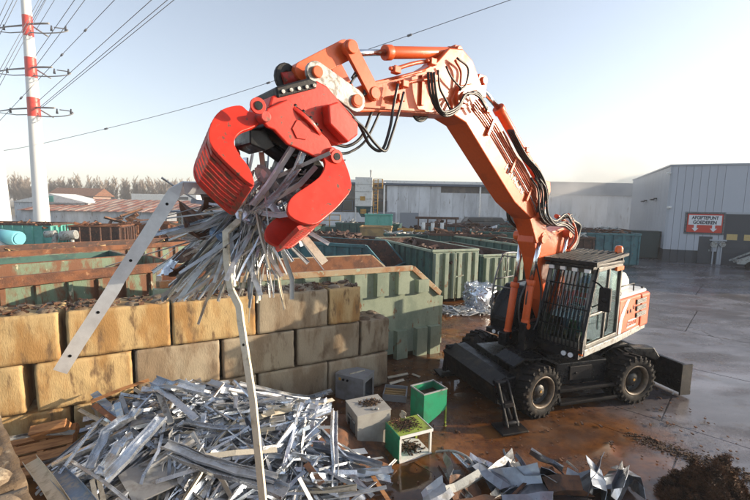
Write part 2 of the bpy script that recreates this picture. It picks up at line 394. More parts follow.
# ---- concrete block wall
def block_mesh(L, W, H, seed, mt):
    bm = bmesh.new(); bmesh.ops.create_cube(bm, size=1.0)
    for v in bm.verts: v.co = Vector((v.co.x * L, v.co.y * W, v.co.z * H))
    bmesh.ops.subdivide_edges(bm, edges=[e for e in bm.edges if abs((e.verts[0].co - e.verts[1].co).x) > .1], cuts=23, use_grid_fill=True)
    bmesh.ops.subdivide_edges(bm, edges=[e for e in bm.edges if abs((e.verts[0].co - e.verts[1].co).x) < .001], cuts=11, use_grid_fill=True)
    h = Vector((L / 2, W / 2, H / 2)); so_ = Vector((seed * 3.1, seed * 7.7, seed))
    for v in bm.verts:
        c = v.co; r = .014 + .07 * max(0, noise.noise(c * 2.5 + so_) - .08)
        inn = Vector([max(-(h[k] - r), min(h[k] - r, c[k])) for k in range(3)]); dv = c - inn
        nrm = dv.normalized() if dv.length > 1e-6 else Vector((0, 0, 0))
        q = inn + nrm * r
        q += nrm * (.013 * noise.fractal(c * 5 + so_, 1.0, 2.0, 5) - .010)
        v.co = q
    for f in bm.faces: f.smooth = True
    bm.normal_update(); me = bpy.data.meshes.new('concrete_block'); bm.to_mesh(me); bm.free(); me.materials.append(mt); return me
def knob_mesh(mt):
    mb = MB(); mb.lathe([(.15, 0), (.125, .05), (.09, .07), (.0, .072)], 9, Matrix.Rotation(R(90), 4, 'X')); return mb.mesh('knob', mt)
KN = knob_mesh(CONC); KND = knob_mesh(CONCD)  # KND: shade of the knobs painted in with the dark concrete
WDIR = Vector((.885, .466, 0)).normalized(); WN = Vector((.466, -.885, 0)).normalized(); WEND = Vector((.37, 9.1, 0)); WANG = math.atan2(WDIR.y, WDIR.x)
def block(p_right, ln, z0, label, ang=WANG, d=WDIR, n=WN, knobs=0, mt=CONC, seed=1, W=.8, H=.79):
    c = p_right - d * (ln / 2) - n * (W / 2)
    o = link_mesh('concrete_block', block_mesh(ln - .025, W, H, seed, mt), None, (c.x + rnd.uniform(-.008, .008), c.y + rnd.uniform(-.012, .012), z0 + H / 2), (R(rnd.uniform(-.5, .5)), R(rnd.uniform(-.6, .6)), ang + R(rnd.uniform(-.7, .7))))
    tag(o, label, 'concrete block', 'stacked concrete blocks')
    if knobs:
        nk = max(1, int(round(ln / .4)))
        for k in range(nk):
            for r_ in (-.2, .2):
                link_mesh('knob', KND, o, ((k + .5) * ln / nk - ln / 2, r_, H / 2 - .035), (0, 0, rnd.uniform(0, 6)))
    return o
rows = [(2, [(.74, .76), (1.5, 1.5), (3.0, 1.5), (4.5, 1.53), (6.08, 1.5)],
         ['half length pale concrete block at the right end of the top row', 'top row block with rough rounded corners behind the hanging strip, beside the half block',
          'top row concrete block below the fan of held metal strips', 'large sunlit ochre top row block crossed by the long bent channel', 'sunlit top row block at the left edge of the photo']),
        (1, [(0, .74), (.75, 1.46), (2.22, 1.44), (3.67, 1.42), (5.1, 1.36), (6.56, 1.5)],
         ['half block at the right end of the middle row, behind the dull grey cabinet', 'middle row block under the half block of the top row', 'middle row block right of the hanging channel',
          'middle row block with vertical stains left of the hanging channel', 'sunlit middle row block under the foot of the long bent channel', 'narrow visible end of a middle row block at the left edge of the photo']),
        (0, [(0, 1.5), (1.5, 1.5), (3.0, 1.5), (4.5, 1.5), (6.0, 1.5)],
         ['bottom row block at the right end of the wall behind the two cabinets', 'bottom row block above the bundle of long flat strips', 'bottom row block half buried by scrap under the hanging channel',
          'bottom row block mostly covered by the scrap pile', 'dark bottom row block above the broken wooden pallet'])]
for r_, lst, labs in rows:
    for k, ((s, ln), lb) in enumerate(zip(lst, labs)):
        block(WEND - WDIR * s, ln, r_ * .8, lb, knobs=(1 if r_ == 2 or (r_ == 1 and k == 0) else 0), mt=(CONCG if (r_ == 1 and k < 4) or (r_ == 0 and k < 3) or (r_ == 2 and k == 1) else CONC), seed=r_ * 10 + k + 1)
# near wall at the bottom left
e0, e1 = G(0, 406, 2.4), G(36, 500, 2.4); nd = (e0 - e1).normalized(); nn = Vector((nd.y, -nd.x, 0)); na = math.atan2(nd.y, nd.x)
jt = G(28, 479, 2.4); jt = e1 + nd * (jt - e1).dot(nd)
for r_ in range(3):
    for k, s in enumerate((-1.5, 0, 1.5)):
        lb = [['near corner block under the photographer, lowest of three', 'near wall block by the pallet, lowest course', 'near wall block beyond the pallet corner, lowest course'],
              ['near corner block under the photographer, middle course', 'near wall block by the pallet, middle course', 'near wall block beyond the pallet corner, middle course'],
              ['stained flat top block in the bottom left corner of the photo', 'brown stained block with damp top along the left edge, above the corner block', 'far end block of the near wall at the left edge']][r_][k]
        block(jt + nd * (s + 1.5) , 1.5, r_ * .8, lb, na, nd, nn, knobs=(1 if r_ == 2 else 0), mt=CONCD, seed=50 + r_ * 5 + k)

# ---- open top containers
def container(loc, ang, L, W, H, paint, label, cham=(0, 0), ribs='full', inner=RUST, rim=RUST, rib_sp=.62, end='doors', load=None, group='open top scrap containers', rim_h=.14, z0=0.0, lcham=(0, 0), dpaint=None):
    """x along the length, y from the near side inwards; cham = (run, drop) of the sloped right end"""
    t = empty('scrap_container', loc, ang, label, 'container', group)
    c, dr = cham; lc, ld = lcham; th = .05; zb = .16
    side = [(0, zb), (L, zb), (L, H - dr), (L - c, H), (lc, H), (0, H - ld)] if c and lc else ([(0, zb), (L, zb), (L, H - dr), (L - c, H), (0, H)] if c else [(0, zb), (L, zb), (L, H), (0, H)])
    m = MB(); m.prism(side, 0, th); m.prism(side, W - th, W)
    m.box((0, th, zb), (th, W - th, H - ld)); m.box((L - th, th, zb), (L, W - th, H - dr)); m.box((th, th, zb), (L - th, W - th, zb + .08))
    if c: m.prism([(L - c, H - .05), (L - c, H), (L, H - dr), (L, H - dr - .05)], th, th * 2) 
    m.box((.1, .4, .0), (L - .1, .55, zb)); m.box((.1, W - .55, 0), (L - .1, W - .4, zb))
    m.build('shell', paint, t)
    q = MB(); e = .006
    s2 = [(x, z) for x, z in side]
    q.prism([(min(max(x, th), L - th), max(z, zb + .08)) for x, z in s2], th, th + e)
    q.prism([(min(max(x, th), L - th), max(z, zb + .08)) for x, z in s2], W - th - e, W - th)
    q.box((th, th + e, zb + .08), (th + e, W - th - e, H - ld)); q.box((L - th - e, th + e, zb + .08), (L - th, W - th - e, H - dr)); q.box((th + e, th + e, zb + .08), (L - th - e, W - th - e, zb + .09))
    q.build('inner_lining', inner, t)
    r = MB(); top = [(0, H - ld), (lc, H), (L - c, H), (L, H - dr)]
    for y in (-.02, W + .02):
        for (xa, za), (xb, zb2) in zip(top[:-1], top[1:]):
            if abs(xb - xa) > .01: r.bar((xa, y, za - rim_h / 2 + .02), (xb, y, zb2 - rim_h / 2 + .02), .11, rim_h)
    r.bar((.0, 0, H - ld - rim_h / 2 + .025), (.0, W, H - ld - rim_h / 2 + .025), .11, rim_h); r.bar((L, 0, H - dr - rim_h / 2 + .025), (L, W, H - dr - rim_h / 2 + .025), .11, rim_h)
    r.build('rim', rim, t, bevel=.012)
    n = int(L / rib_sp); sp = L / n
    def rib(x, za, zc, wd, dp, y):
        b = MB(); s_ = -1 if y < W / 2 else 1
        yy = [y, y + s_ * dp]; b.prism([(x - wd / 2, yy[0]), (x + wd / 2, yy[0]), (x + wd / 2 - .03, yy[1]), (x - wd / 2 + .03, yy[1])], za, zc, 'z'); b.build('rib', paint, t)
    for k in range(n + 1):
        x = min(max(k * sp, .09), L - .09)
        if ribs == 'full': rib(x, zb, H - rim_h - (0 if x < L - c else dr * (x - L + c) / max(c, .01)), .14, .09, 0)
        if ribs == 'split':
            zt = H - rim_h + .02 - (0 if x < L - c else dr * (x - L + c) / max(c, .01))
            if zt > 1.9: rib(x if k < n else x - .1, 1.83, zt, .40, .15, 0)
            rib(x if k < n else x - .1, .02, .82, .40, .15, 0)
        if ribs == 'full' and k % 2 == 0 : rib(x, zb, H - rim_h - (0 if x < L - c else dr * (x - L + c) / max(c, .01)), .14, .09, W)
    if end == 'doors':      # two door leaves with deep hat columns and a lock bar
        for y_a, y_b in ((.06, W / 2 - .02), (W / 2 + .02, W - .06)):
            d = MB(); d.box((L, y_a, zb + .02), (L + .035, y_b, H - dr - rim_h)); dp = d.build('door_leaf', dpaint or paint, t, bevel=.006)
            for yy in (y_a + .12, (y_a + y_b) / 2 + .05, y_b - .12):
                k = MB(); k.box((L + .035, yy - .09, zb + .04), (L + .2, yy + .09, H - dr - rim_h - .03)); k.build('door_rib', dpaint or paint, dp, bevel=.01)
        k = MB(); k.cyl((L + .24, W / 2 - .1, .1), (L + .24, W / 2 - .1, H - dr - .1), .022, n=8)
        for z in (.4, 1.1, H - dr - .45): k.box((L + .1, W / 2 - .18, z), (L + .19, W / 2 - .02, z + .06))
        k.bar((L + .19, W / 2 - .1, 1.15), (L + .19, W / 2 + .35, 1.2), .03, .05); k.build('lock_bar', rim if rim is not RUST else BLKD, t)
    for k_, x in enumerate((.35, L - .35)):
        wv = MB(); wv.cyl((x, .5, .08), (x, .7, .08), .09, n=12); wv.build('roller', BLKD, t)
    if load:
        load(t, L, W, H)
    return t
def junk_load(mats, seed, n=90, fill=.9):
    def f(t, L, W, H):
        r = random.Random(seed); m = MB()
        for k in range(n):
            x, y = r.uniform(.2, L - .2), r.uniform(.2, W - .2); z = H * fill * r.uniform(.75, 1.0) + .12 * math.sin(x * 2) 
            a = r.uniform(0, 6.28); l = r.uniform(.15, .55); p = Vector((x, y, z)); dv = Vector((math.cos(a), math.sin(a), r.uniform(-.5, .6))) * l
            m.bar(p - dv, p + dv, r.uniform(.03, .25), r.uniform(.01, .1), (r.uniform(-1, 1), r.uniform(-1, 1), 1))
        m.box((.1, .1, .3), (L - .1, W - .1, H * fill * .72))
        o = m.build('load', mats, t); o['kind'] = 'stuff'
    return f
ang = lambda x, y: math.atan2(y, x)
TANR = mat('rust_tan_rim', (.36, .27, .17), .7, col2=(.3, .13, .05), sc=2.5, lo=.45, hi=.6, col3=(.34, .38, .28), sc3=5, bump=.3)
# A: large pale green one right behind the wall (its side runs parallel to the wall)
dA = Vector((.885, .466, 0)).normalized(); A0 = Vector((1.85, 11.29, 0)) - dA * 7.0
container(A0, ang(dA.x, dA.y), 7.0, 2.45, 2.55, PGREEN, 'long pale green container with rusty rim and sloped end right behind the block wall', (.95, .78), 'split', rim=TANR, rib_sp=.6)
# B: rusty one along the left, with two more behind it
dB = Vector((.65, .76, 0)).normalized(); nB = Vector((-dB.y, dB.x, 0))
Bp = Vector((-8.62, 9.14, 0)) - dB * 3.2
container(Bp, ang(dB.x, dB.y), 7.1, 2.3, 2.34, PATCHG, 'rust streaked green container with thick brown rim behind the left part of the wall', (0, 0), 'full', inner=PATCHG, rim_h=.26)
container(Bp + nB * 3.05 - dB * 2, ang(dB.x, dB.y), 9.0, 2.3, 2.2, DGREEN, 'low green container with dark interior, second from the block wall on the left', (0, 0), 'full', inner=DGREEN, rim=PATCHG, load=junk_load(RUST, 4, 40, .7))
container(Bp + nB * 6.3 - dB * 3, ang(dB.x, dB.y), 13.5, 2.3, 2.3, PATCHG, 'long green container with straight rust orange rim, third from the block wall on the left', (0, 0), 'full', inner=DRUST, rim_h=.2, load=junk_load(OCH, 5, 60, .95))
# H, I: teal and dark rusty container beyond
container(Vector((-29.5, 28.2, 0)), R(4), 6.6, 2.4, 2.35, TEAL, 'turquoise ribbed container at the left edge with the blue pump in front', (0, 0), 'full', rim=DRUST, load=junk_load(BROWNM, 8, 70, 1.0))
container(Vector((-20.2, 26.6, 0)), R(12), 3.1, 2.4, 2.4, DRUST, 'short dark rusted container right of the turquoise one', (0, 0), 'full', rim_h=.1, load=junk_load(RUST, 9, 60, 1.0))
container(Vector((-18.2, 29.6, 0)), R(12), 2.9, 2.2, 2.5, RUST, 'small brown rusted container behind the dark rusted one', (0, 0), 'full', load=junk_load(DRUST, 10, 50, 1.0))
container(Vector((-14.6, 33.5, 0)), R(-5), 4.2, 2.2, 1.9, DGREEN, 'dark green container with pale lid far left of the grapple', (0, 0), 'full', load=junk_load(WHT, 12, 30, 1.0))
# C: blue green with sloped end behind A
dC = Vector((.93, -.36, 0)).normalized(); C0 = Vector((.55, 17.0, 0)) - dC * 6.2
container(C0, ang(dC.x, dC.y), 6.2, 2.5, 2.42, BGREEN, 'blue green container with dark brown interior and sloped end behind the pale green one', (1.0, 1.0), 'full', inner=DRUST, rim=BGREEN, end=None)
# E, F, G: ends facing the yard; local x runs towards the camera
def endon(P0, P1, back, H, paint, label, rim, load=None, L=6.4):
    P0 = Vector(P0); P1 = Vector(P1); wv = (P1 - P0); W = wv.length; wv.normalize(); x = Vector((wv.y, -wv.x, 0))  # towards camera
    org = P1 - x * L       # local y must run from P1 to P0 : y = rot90(x) = (-x.y, x.x)
    y = Vector((-x.y, x.x, 0))
    org = (P0 if y.dot(wv) > 0 else P1) - x * L
    return container(org, ang(x.x, x.y), L, W, H, paint, label, (0, 0), 'full', inner=DRUST, rim=rim, load=load, rim_h=.1, dpaint=PGREEN)  # long sides darker than the doors: shade mixed into the green
endon((2.39, 16.95, 0), (4.55, 17.8, 0), None, 2.3, DGREEN, 'green container with two ribbed end doors facing the yard, left of the bale', PGREEN, junk_load(DRUST, 21))
endon((4.95, 18.5, 0), (7.1, 19.35, 0), None, 1.95, DGREEN, 'lower green container with dark bays behind the metal bale', PGREEN, junk_load(DRUST, 22))
endon((7.5, 19.7, 0), (9.6, 20.6, 0), None, 2.3, DGREEN, 'pale container end half hidden behind the excavator handrail', PGREEN, junk_load(BROWNM, 23))
bk = [(-3.0, 24.5, 2.1, BGREEN, 'blue green container row end behind the ochre box'), (.6, 27.5, 2.2, DGREEN, 'dark green container under the small yellow boxes'),
      (3.4, 25.6, 2.4, DGREEN, 'dark container behind the first green door container'), (6.4, 27.2, 2.5, DGREEN, 'dark container with scrap heaped above its rim in the middle row'), (10.2, 28.2, 2.2, DRUST, 'rusty open container behind the excavator boom foot'),
      (13.6, 29.6, 2.4, BGREEN, 'blue green container hidden behind the cab roof'), (-6.2, 26.5, 2.2, BGREEN, 'blue green container beside the right grapple claw')]
bk += [(-3.5, 35.5, 2.5, DGREEN, 'dark green container in the rear row left of the filter tower foot'), (4.8, 36.5, 2.4, BGREEN, 'blue green container in the rear row behind the post frame'), (11.0, 36.0, 2.5, DGREEN, 'dark green container in the rear row before the parked loader'), (16.8, 35.0, 2.4, DRUST, 'dark rusted container in the rear row behind the cab'), (7.2, 32.0, 2.3, DRUST, 'dark rusted container with heaped scrap in the third row'), (-9.5, 33.5, 2.4, DGREEN, 'dark green container under the pale railings')]
for i, (x, y, h, p, lb) in enumerate(bk):
    container(Vector((x, y, 0)), R(-14 + 5 * (i % 3)), 5.6 if i % 2 else 4.8, 2.3, h, p, lb, (0, 0), 'full', inner=DRUST, rim=(p if i % 2 else DRUST), load=junk_load((DRUST, GREYP, BROWNM)[i % 3], 30 + i, 110, 1.02), end=None)
# ochre and yellow boxes
def skip(loc, ang_, L, W, H, mt, label, nrib=3):
    t = empty('yellow_skip', loc, ang_, label, 'skip', 'yellow and ochre skips in the scrap yard'); m = MB()
    m.prism([(0, 0), (L, 0), (L, H), (0, H)], 0, .05); m.prism([(0, 0), (L, 0), (L, H), (0, H)], W - .05, W); m.box((0, .05, 0), (.05, W - .05, H)); m.box((L - .05, .05, 0), (L, W - .05, H)); m.box((.05, .05, .02), (L - .05, W - .05, .08))
    m.build('shell', mt, t, bevel=.01)
    r = MB()
    for a, b2 in (((0, -.02), (L, -.02)), ((0, W + .02), (L, W + .02)), ((0, 0), (0, W)), ((L, 0), (L, W))): r.bar((a[0], a[1], H), (b2[0], b2[1], H), .1, .09)
    r.build('rim', mt, t)
    for k in range(nrib):
        b2 = MB(); x = .15 + k * (L - .3) / max(1, nrib - 1); b2.box((x - .05, -.05, 0), (x + .05, 0, H - .06)); b2.build('rib', mt, t)
    return t
skip((-1.15, 30.5, 0), R(-4), 2.35, 2, 2.45, OCH, 'large faded ochre skip standing in front of the white silo tower', 2)
skip((1.75, 31.5, 0), R(-6), 1.2, 1.2, 2.25, YEL, 'bright yellow skip right of the faded ochre one')
skip((3.15, 32.2, 0), R(-6), 1.1, 1.2, 2.1, YEL, 'second yellow skip, farther right beside the posts')
t = skip((-.9, 34, 0), R(-2), 2.3, 1.5, 3.3, TEAL, 'teal box with white side above the ochre skip'); t['category'] = 'container'

# ---- long industrial shed across the back
def panelled(name, parent, P0, dvec, nrm, s0, s1, z0, z1, pw, mt, gap=.02, th=.12, jit=0):
    """vertical cladding panels, each its own object"""
    n = max(1, int(round((s1 - s0) / pw))); w_ = (s1 - s0) / n; me = None
    m = MB(); m.box((gap / 2, 0, 0), (w_ - gap / 2, th, z1 - z0)); me = m.mesh(name, mt)
    for k in range(n):
        p = P0 + dvec * (s0 + k * w_) + Vector((0, 0, z0)) + nrm * jit * rnd.uniform(-1, 1)
        link_mesh(name, me, parent, p, (0, 0, math.atan2(dvec.y, dvec.x)))
SHW = mat('weathered_white_cladding', (.60, .63, .66), .6, col2=(.44, .46, .48), sc=.8, lo=.4, hi=.65, col3=(.22, .2, .18), sc3=2.2, lo3=.6, hi3=.7, bump=.05, stretch=(1, 1, .3), rnd_val=.1)
SHB = mat('slate_blue_cladding', (.055, .085, .13), .5, bump=.05, rnd_val=.05)
SHD = mat('grimy_dark_cladding', (.10, .095, .09), .7, col2=(.17, .15, .13), sc=1, bump=.05, rnd_val=.2)
t = empty('industrial_shed', (0, 0, 0), 0, 'long pale clad industrial shed with slate blue roof band across the back of the yard', 'building')
P0 = Vector((-12, 60, 0)); dx = Vector((1, 0, 0)); nb = Vector((0, -1, 0))
body = MB(); body.box((-12, 60.2, 0), (37.6, 85, 7.2)); body.build('wall', SHD, t)
panelled('cladding_panel', t, P0, dx, nb, 13.6, 21.5, 0, 6.9, 1.6, SHW)
panelled('cladding_panel', t, P0, dx, nb, 21.5, 49.6, 0.0, 6.0, 1.75, SHW)
panelled('cladding_panel', t, P0, dx, nb, 0, 13.6, 4.9, 6.9, 2.2, SHD)
panelled('cladding_panel', t, P0, dx, nb, 0, 13.6, 0, 2.9, 2.2, SHW)
for k in range(8):
    f = MB(); x = -11.6 + k * 1.68; f.box((x, 59.9, 3.1), (x + 1.5, 60.02, 4.7)); fo = f.build('window', SHB, t)
    g = MB(); g.box((x + .1, 59.88, 3.2), (x + 1.4, 59.9, 4.6)); g.build('pane', GLASS, fo)
m = MB(); m.box((19.3, 59.6, 6.05), (37.8, 85, 7.9)); m.build('roof_parapet', SHB, t, bevel=.03)
m = MB(); m.box((-12.2, 59.6, 6.95), (18.9, 85, 7.25)); m.build('roof_edge', SHB, t)
m = MB(); m.box((-12, 61.5, 7.25), (18.9, 84, 7.75)); m.build('ridge_vent', WHT, t)
m = MB(); m.box((18.9, 59.5, 6.2), (19.25, 61, 8.6)); m.build('roof_post', SHB, t)
m = MB()
for x in (1.2, 15.2, 19.6): m.cyl((x, 59.75, 0), (x, 59.75, 7.4), .13, n=8)
m.build('downpipe', WHT, t)
for x, h in ((-.9, 9.4), (22.6, 8.9)):
    m = MB(); m.cyl((x, 66, 7.2), (x, 66, h), .12, n=8); m.cyl((x, 66, h), (x, 66, h + .25), .22, .02, n=8); m.build('vent_pipe', GREYP, t)
m = MB(); m.box((9.0, 59.3, 0), (19.5, 59.9, 2.4)); m.build('low_annex', SHW, t, bevel=.02)
DOORG = mat('grey_blue_door', (.2, .23, .27), .5)
for x in (.2, 3.6): m = MB(); m.box((x, 59.85, 0), (x + 2.7, 59.97, 3.0)); m.build('door', DOORG, t)

# ---- warehouse at the right with its sign
wh = Vector((23.5, 32.9, 0)); fd = Vector((.91, -.415, 0)).normalized(); sd_ = Vector((.415, .91, 0)).normalized(); HT = 7.65
CLG = mat('blue_grey_cladding', (.43, .45, .50), .42, .0, bump=.03, rnd_val=.03)
CLG2 = mat('trim_and_shaded_wall_cladding', (.38, .40, .44), .42, bump=.03, rnd_val=.03)  # trim grey; as left wall cladding its darker tone paints in that side's shade
PLI = mat('dark_plinth_cladding', (.055, .06, .07), .6, bump=.05, rnd_val=.05)
t = empty('warehouse', wh, math.atan2(fd.y, fd.x), 'blue grey clad warehouse with red sign and roller door at the right', 'building')
def fs(x, y):   # facade coordinate of an image point
    P = PLN(x, y, wh, (fd.y, -fd.x, 0)); return (P - wh).dot(fd), P.z
m = MB(); m.box((.15, .15, 0), (26, 19, HT - .1)); m.build('wall', PLI, t)
def lp(name, x0, x1, z0, z1, y=0, th=.14, mt=CLG, par=t, gap=.02):
    m = MB(); m.box((x0 + gap / 2, y, z0), (x1 - gap / 2, y + th, z1)); return m.build(name, mt, par)
gs, gz = fs(726, 214); ds0, dz = fs(698.8, 239); ds1, _ = fs(709.7, 263)
n = 7; pw = (gs - .3) / n
for k in range(n): lp('wall_panel', k * pw, (k + 1) * pw, 1.0, HT)
for k in range(8): lp('wall_panel', gs - .3 + k * 1.3, gs - .3 + (k + 1) * 1.3, gz + .15, HT)
for k in range(n):
    x0, x1 = k * pw, (k + 1) * pw
    if x1 > ds0 and x0 < ds1: continue
    lp('plinth_panel', x0, x1, 0, 1.0, .02, .12, PLI)
lp('door', ds0, ds1, .03, 2.15, -.03, .1, PLI)
m = MB(); m.box((ds1 - .18, -.07, 1.0), (ds1 - .12, -.03, 1.15)); m.build('handle', GREYP, t)
rd = lp('roller_door', gs, gs + 7.5, 0, gz, .06, .06, mat('dark_grey_shutter', (.05, .055, .068), .5), t)
for k in range(9):
    q = MB(); q.box((gs, .03, k * gz / 9 + .01), (gs + 7.5, .06, (k + 1) * gz / 9 - .02)); q.build('shutter_slat', rd.data.materials[0], rd)
WY = mat('amber_pane', (.5, .36, .15), .3)  # plain amber colour of the small roller door windows
for k in range(6):
    q = MB(); q.box((gs + .2 + k * 1.05, .01, 1.95), (gs + .85 + k * 1.05, .03, 2.4)); q.build('pane', WY, rd)
fr = MB(); fr.box((gs - .28, -.03, 0), (gs, .14, gz + .15)); fr.box((gs, -.03, gz), (gs + 7.5, .14, gz + .15)); fr.build('door_frame', CLG2, t)
m = MB(); m.box((-.08, -.08, HT), (26.1, .3, HT + .12)); m.box((-.08, .3, HT), (.3, 19.1, HT + .12)); m.build('roof_edge', CLG2, t)
for k in range(14):
    m = MB(); y0_ = .15 + k * 1.35; m.box((0, y0_ + .01, 1.0), (.14, y0_ + 1.34, HT)); m.build('wall_panel', CLG2, t)  # darker than the front panels: the side's shade is in the colour
    m = MB(); m.box((.02, y0_ + .01, 0), (.14, y0_ + 1.34, 1.0)); m.build('plinth_panel', PLI, t)
m = MB(); m.box((-.02, -.02, 1.0), (.16, .0, HT)); m.box((-.02, 0, 1.0), (.0, .16, HT)); m.build('corner_trim', CLG2, t)
for (x, y, z) in ((-.2, 4.5, 5.1), (-.2, 9.2, 5.0)):
    m = MB(); m.box((x, y - .25, z), (x + .2, y + .25, z + .12)); m.box((x - .25, y - .3, z - .1), (x + .02, y + .3, z + .02)); m.build('floodlight', BLKD, t)
for (x, z) in ((-.15, 7.0), (.1, 4.3)):
    m = MB(); m.box((x - .12, -.2, z), (x + .14, -.02, z + .16)); m.cyl((x - .1, -.3, z + .02), (x + .12, -.12, z + .1), .07, n=8); m.build('camera_housing', WHT, t)
# sign
def text_mesh(txt, size, depth, mt, name, parent, M, bold=0.0, shear=0, sx=1.0):
    cu = bpy.data.curves.new(name, 'FONT'); cu.body = txt; cu.size = size; cu.extrude = depth; cu.align_x = 'CENTER'; cu.align_y = 'CENTER'; cu.offset = bold; cu.shear = shear
    o = bpy.data.objects.new(name, cu); COL.objects.link(o)
    me = bpy.data.meshes.new_from_object(o.evaluated_get(bpy.context.evaluated_depsgraph_get())); bpy.data.objects.remove(o)
    me.materials.clear(); me.materials.append(mt)
    for v in me.vertices: v.co.x *= sx
    me.transform(M); return link_mesh(name, me, parent)
s0, z1 = fs(685.8, 211.8); s1, z0 = fs(723.2, 235.0); SW = s1 - s0; SH = z1 - z0
sg = empty('sign', wh + fd * s0 + Vector((0, 0, z0)), math.atan2(fd.y, fd.x), 'red and white sign reading AFGIFTEPUNT GOEDEREN on the warehouse wall', 'sign')
SREDM = mat('sign_red', (.55, .045, .025), .5, bump=0); SW_M = mat('sign_white', (.72, .72, .74), .5, bump=0); SDK = mat('sign_dark', (.03, .035, .05), .5, bump=0)
m = MB(); m.box((0, -.08, 0), (SW, -.002, SH)); m.build('backboard', SDK, sg)
m = MB()
for k in range(22):
    x = (k + .5) * SW / 22
    for z in (.06, SH - .06): m.cbox((x, -.09, z), (SW / 40, .02, .05))
for k in range(14):
    z = (k + .5) * SH / 14
    for x in (.06, SW - .06): m.cbox((x, -.09, z), (.05, .02, SH / 26))
m.build('frame_studs', GREYP, sg)['kind'] = 'stuff'
m = MB(); m.box((.14, -.1, .14), (SW - .14, -.08, SH - .14)); m.build('red_field', SREDM, sg)
m = MB(); m.box((.22, -.12, SH * .42), (SW - .22, -.1, SH - .24)); m.build('white_field', SW_M, sg)
MT = Matrix.Translation((SW / 2, -.125, SH * .74)) @ Matrix.Rotation(R(90), 4, 'X')
text_mesh('AFGIFTEPUNT', .36, .006, SDK, 'lettering', sg, MT, .012, .0, .74)
text_mesh('GOEDEREN', .36, .006, SDK, 'lettering', sg, Matrix.Translation((SW / 2, -.125, SH * .53)) @ Matrix.Rotation(R(90), 4, 'X'),.012, 0, .80)
for x in (SW * .27, SW * .73):
    m = MB(); m.prism([(x - .09, SH * .42), (x + .09, SH * .42), (x + .09, SH * .27), (x + .22, SH * .27), (x, SH * .12), (x - .22, SH * .27), (x - .09, SH * .27)], -.12, -.1); m.build('arrow', SW_M, sg)
# wall mounted unit next to the roller door
ms, mz = fs(717.5, 245)
t2 = empty('meter_unit', wh + fd * ms, math.atan2(fd.y, fd.x), 'pale double round meter unit on posts beside the roller door', 'meter')
m = MB(); m.cyl((-.28, -.25, 1.55), (-.28, -.05, 1.55), .22, n=16); m.cyl((.25, -.25, 1.6), (.25, -.05, 1.6), .2, n=16); m.build('dial', GREYP, t2)
m = MB(); m.box((-.3, -.12, 0), (-.22, -.04, 1.4)); m.box((.2, -.12, 0), (.28, -.04, 1.4)); m.box((-.55, -.16, 1.85), (.5, -.04, 1.95)); m.build('post', CLG2, t2)
# dark bin near the warehouse
def bin_(loc, a, L, W, H, mt, label, name='waste_bin'):
    t = empty(name, loc, a, label, 'bin'); m = MB(); m.prism([(.1, .1), (L - .1, .1), (L, H), (0, H)], 0, W); m.build('body', mt, t, bevel=.03)
    m = MB(); m.box((-.04, -.04, H), (L + .04, W + .04, H + .06)); m.build('lid', mt, t, bevel=.02)
    for x in (.25, L - .25): m = MB(); m.cyl((x, .2, .08), (x, .3, .08), .08, n=10); m.build('wheel', BLKD, t)
    return t
bin_((22.0, 34.6, 0), R(-24), 2.0, 1.3, 2.3, mat('dark_green_bin', (.03, .05, .05), .5), 'tall dark green waste container by the left wall of the warehouse')
# green machine in front of roller door
t = empty('conveyor_cart', (26.2, 28.8, 0), R(-25), 'low flatbed trailer with bright green load at the right edge by the roller door', 'trailer')
m = MB(); m.box((0, 0, .45), (4.5, 1.6, .6)); m.prism([(-.2, .4), (4.6, .4), (4.6, .8), (.4, 1.0), (-.2, .7)], -.06, 0); m.build('bed', GREYP, t)
for x in (.6, 3.4):
    m = MB(); m.cyl((x, -.1, .32), (x, .12, .32), .32, n=16); m.build('wheel', RUB, t)
m = MB(); m.box((1.6, .2, .61), (3.2, 1.4, 1.2)); m.box((2.2, .2, 1.2), (3.6, 1.2, 1.5)); m.build('green_load', mat('vivid_green', (.03, .3, .04), .5), t, bevel=.1)
m = MB(); m.bar((-.3, .3, .5), (1.4, .3, 1.4), .12, .1); m.bar((-.3, 1.2, .5), (1.4, 1.2, 1.5), .12, .1); m.build('ramp_arm', GREYP, t)

# ---- white silo / filter tower with yellow ladder
t = empty('filter_tower', (-2.3, 45, 0), R(2), 'white filter tower with yellow caged ladder in front of the shed', 'tower')
m = MB(); m.box((0, 0, 3.9), (1.9, 1.8, 7.1)); m.build('housing', WHT, t, bevel=.05)
for k in range(3):
    q = MB(); q.box((-.02, -.03, 4.7 + k * .8), (1.92, 0, 4.74 + k * .8)); q.build('seam', GREYP, t)
m = MB(); m.add([(0, 0, 3.9), (1.9, 0, 3.9), (1.9, 1.8, 3.9), (0, 1.8, 3.9), (.7, .7, 2.7), (1.2, .7, 2.7), (1.2, 1.1, 2.7), (.7, 1.1, 2.7)], [(0, 1, 5, 4), (1, 2, 6, 5), (2, 3, 7, 6), (3, 0, 4, 7), (4, 5, 6, 7)]); m.build('hopper', BGREEN, t)
m = MB()
for x in (.05, 1.8):
    for y in (.05, 1.7): m.box((x - .05, y, 0), (x + .07, y + .12, 3.9))
m.build('leg', WHT, t)
m = MB(); m.box((.55, -.06, 4.55), (1.1, -.03, 5.0)); m.box((.6, -.06, 3.1), (1.25, -.03, 3.6)); m.build('hatch', YEL, t)
m = MB()
for x in (2.05, 2.5): m.cyl((x, .3, 1.6), (x, .3, 6.9), .05, n=6)
for k in range(14): m.cyl((2.05, .3, 1.8 + k * .38), (2.5, .3, 1.8 + k * .38), .035, n=5)
m.build('ladder', YEL, t)
m = MB(); m.box((1.95, -.1, 5.9), (3.0, .8, 6.0))
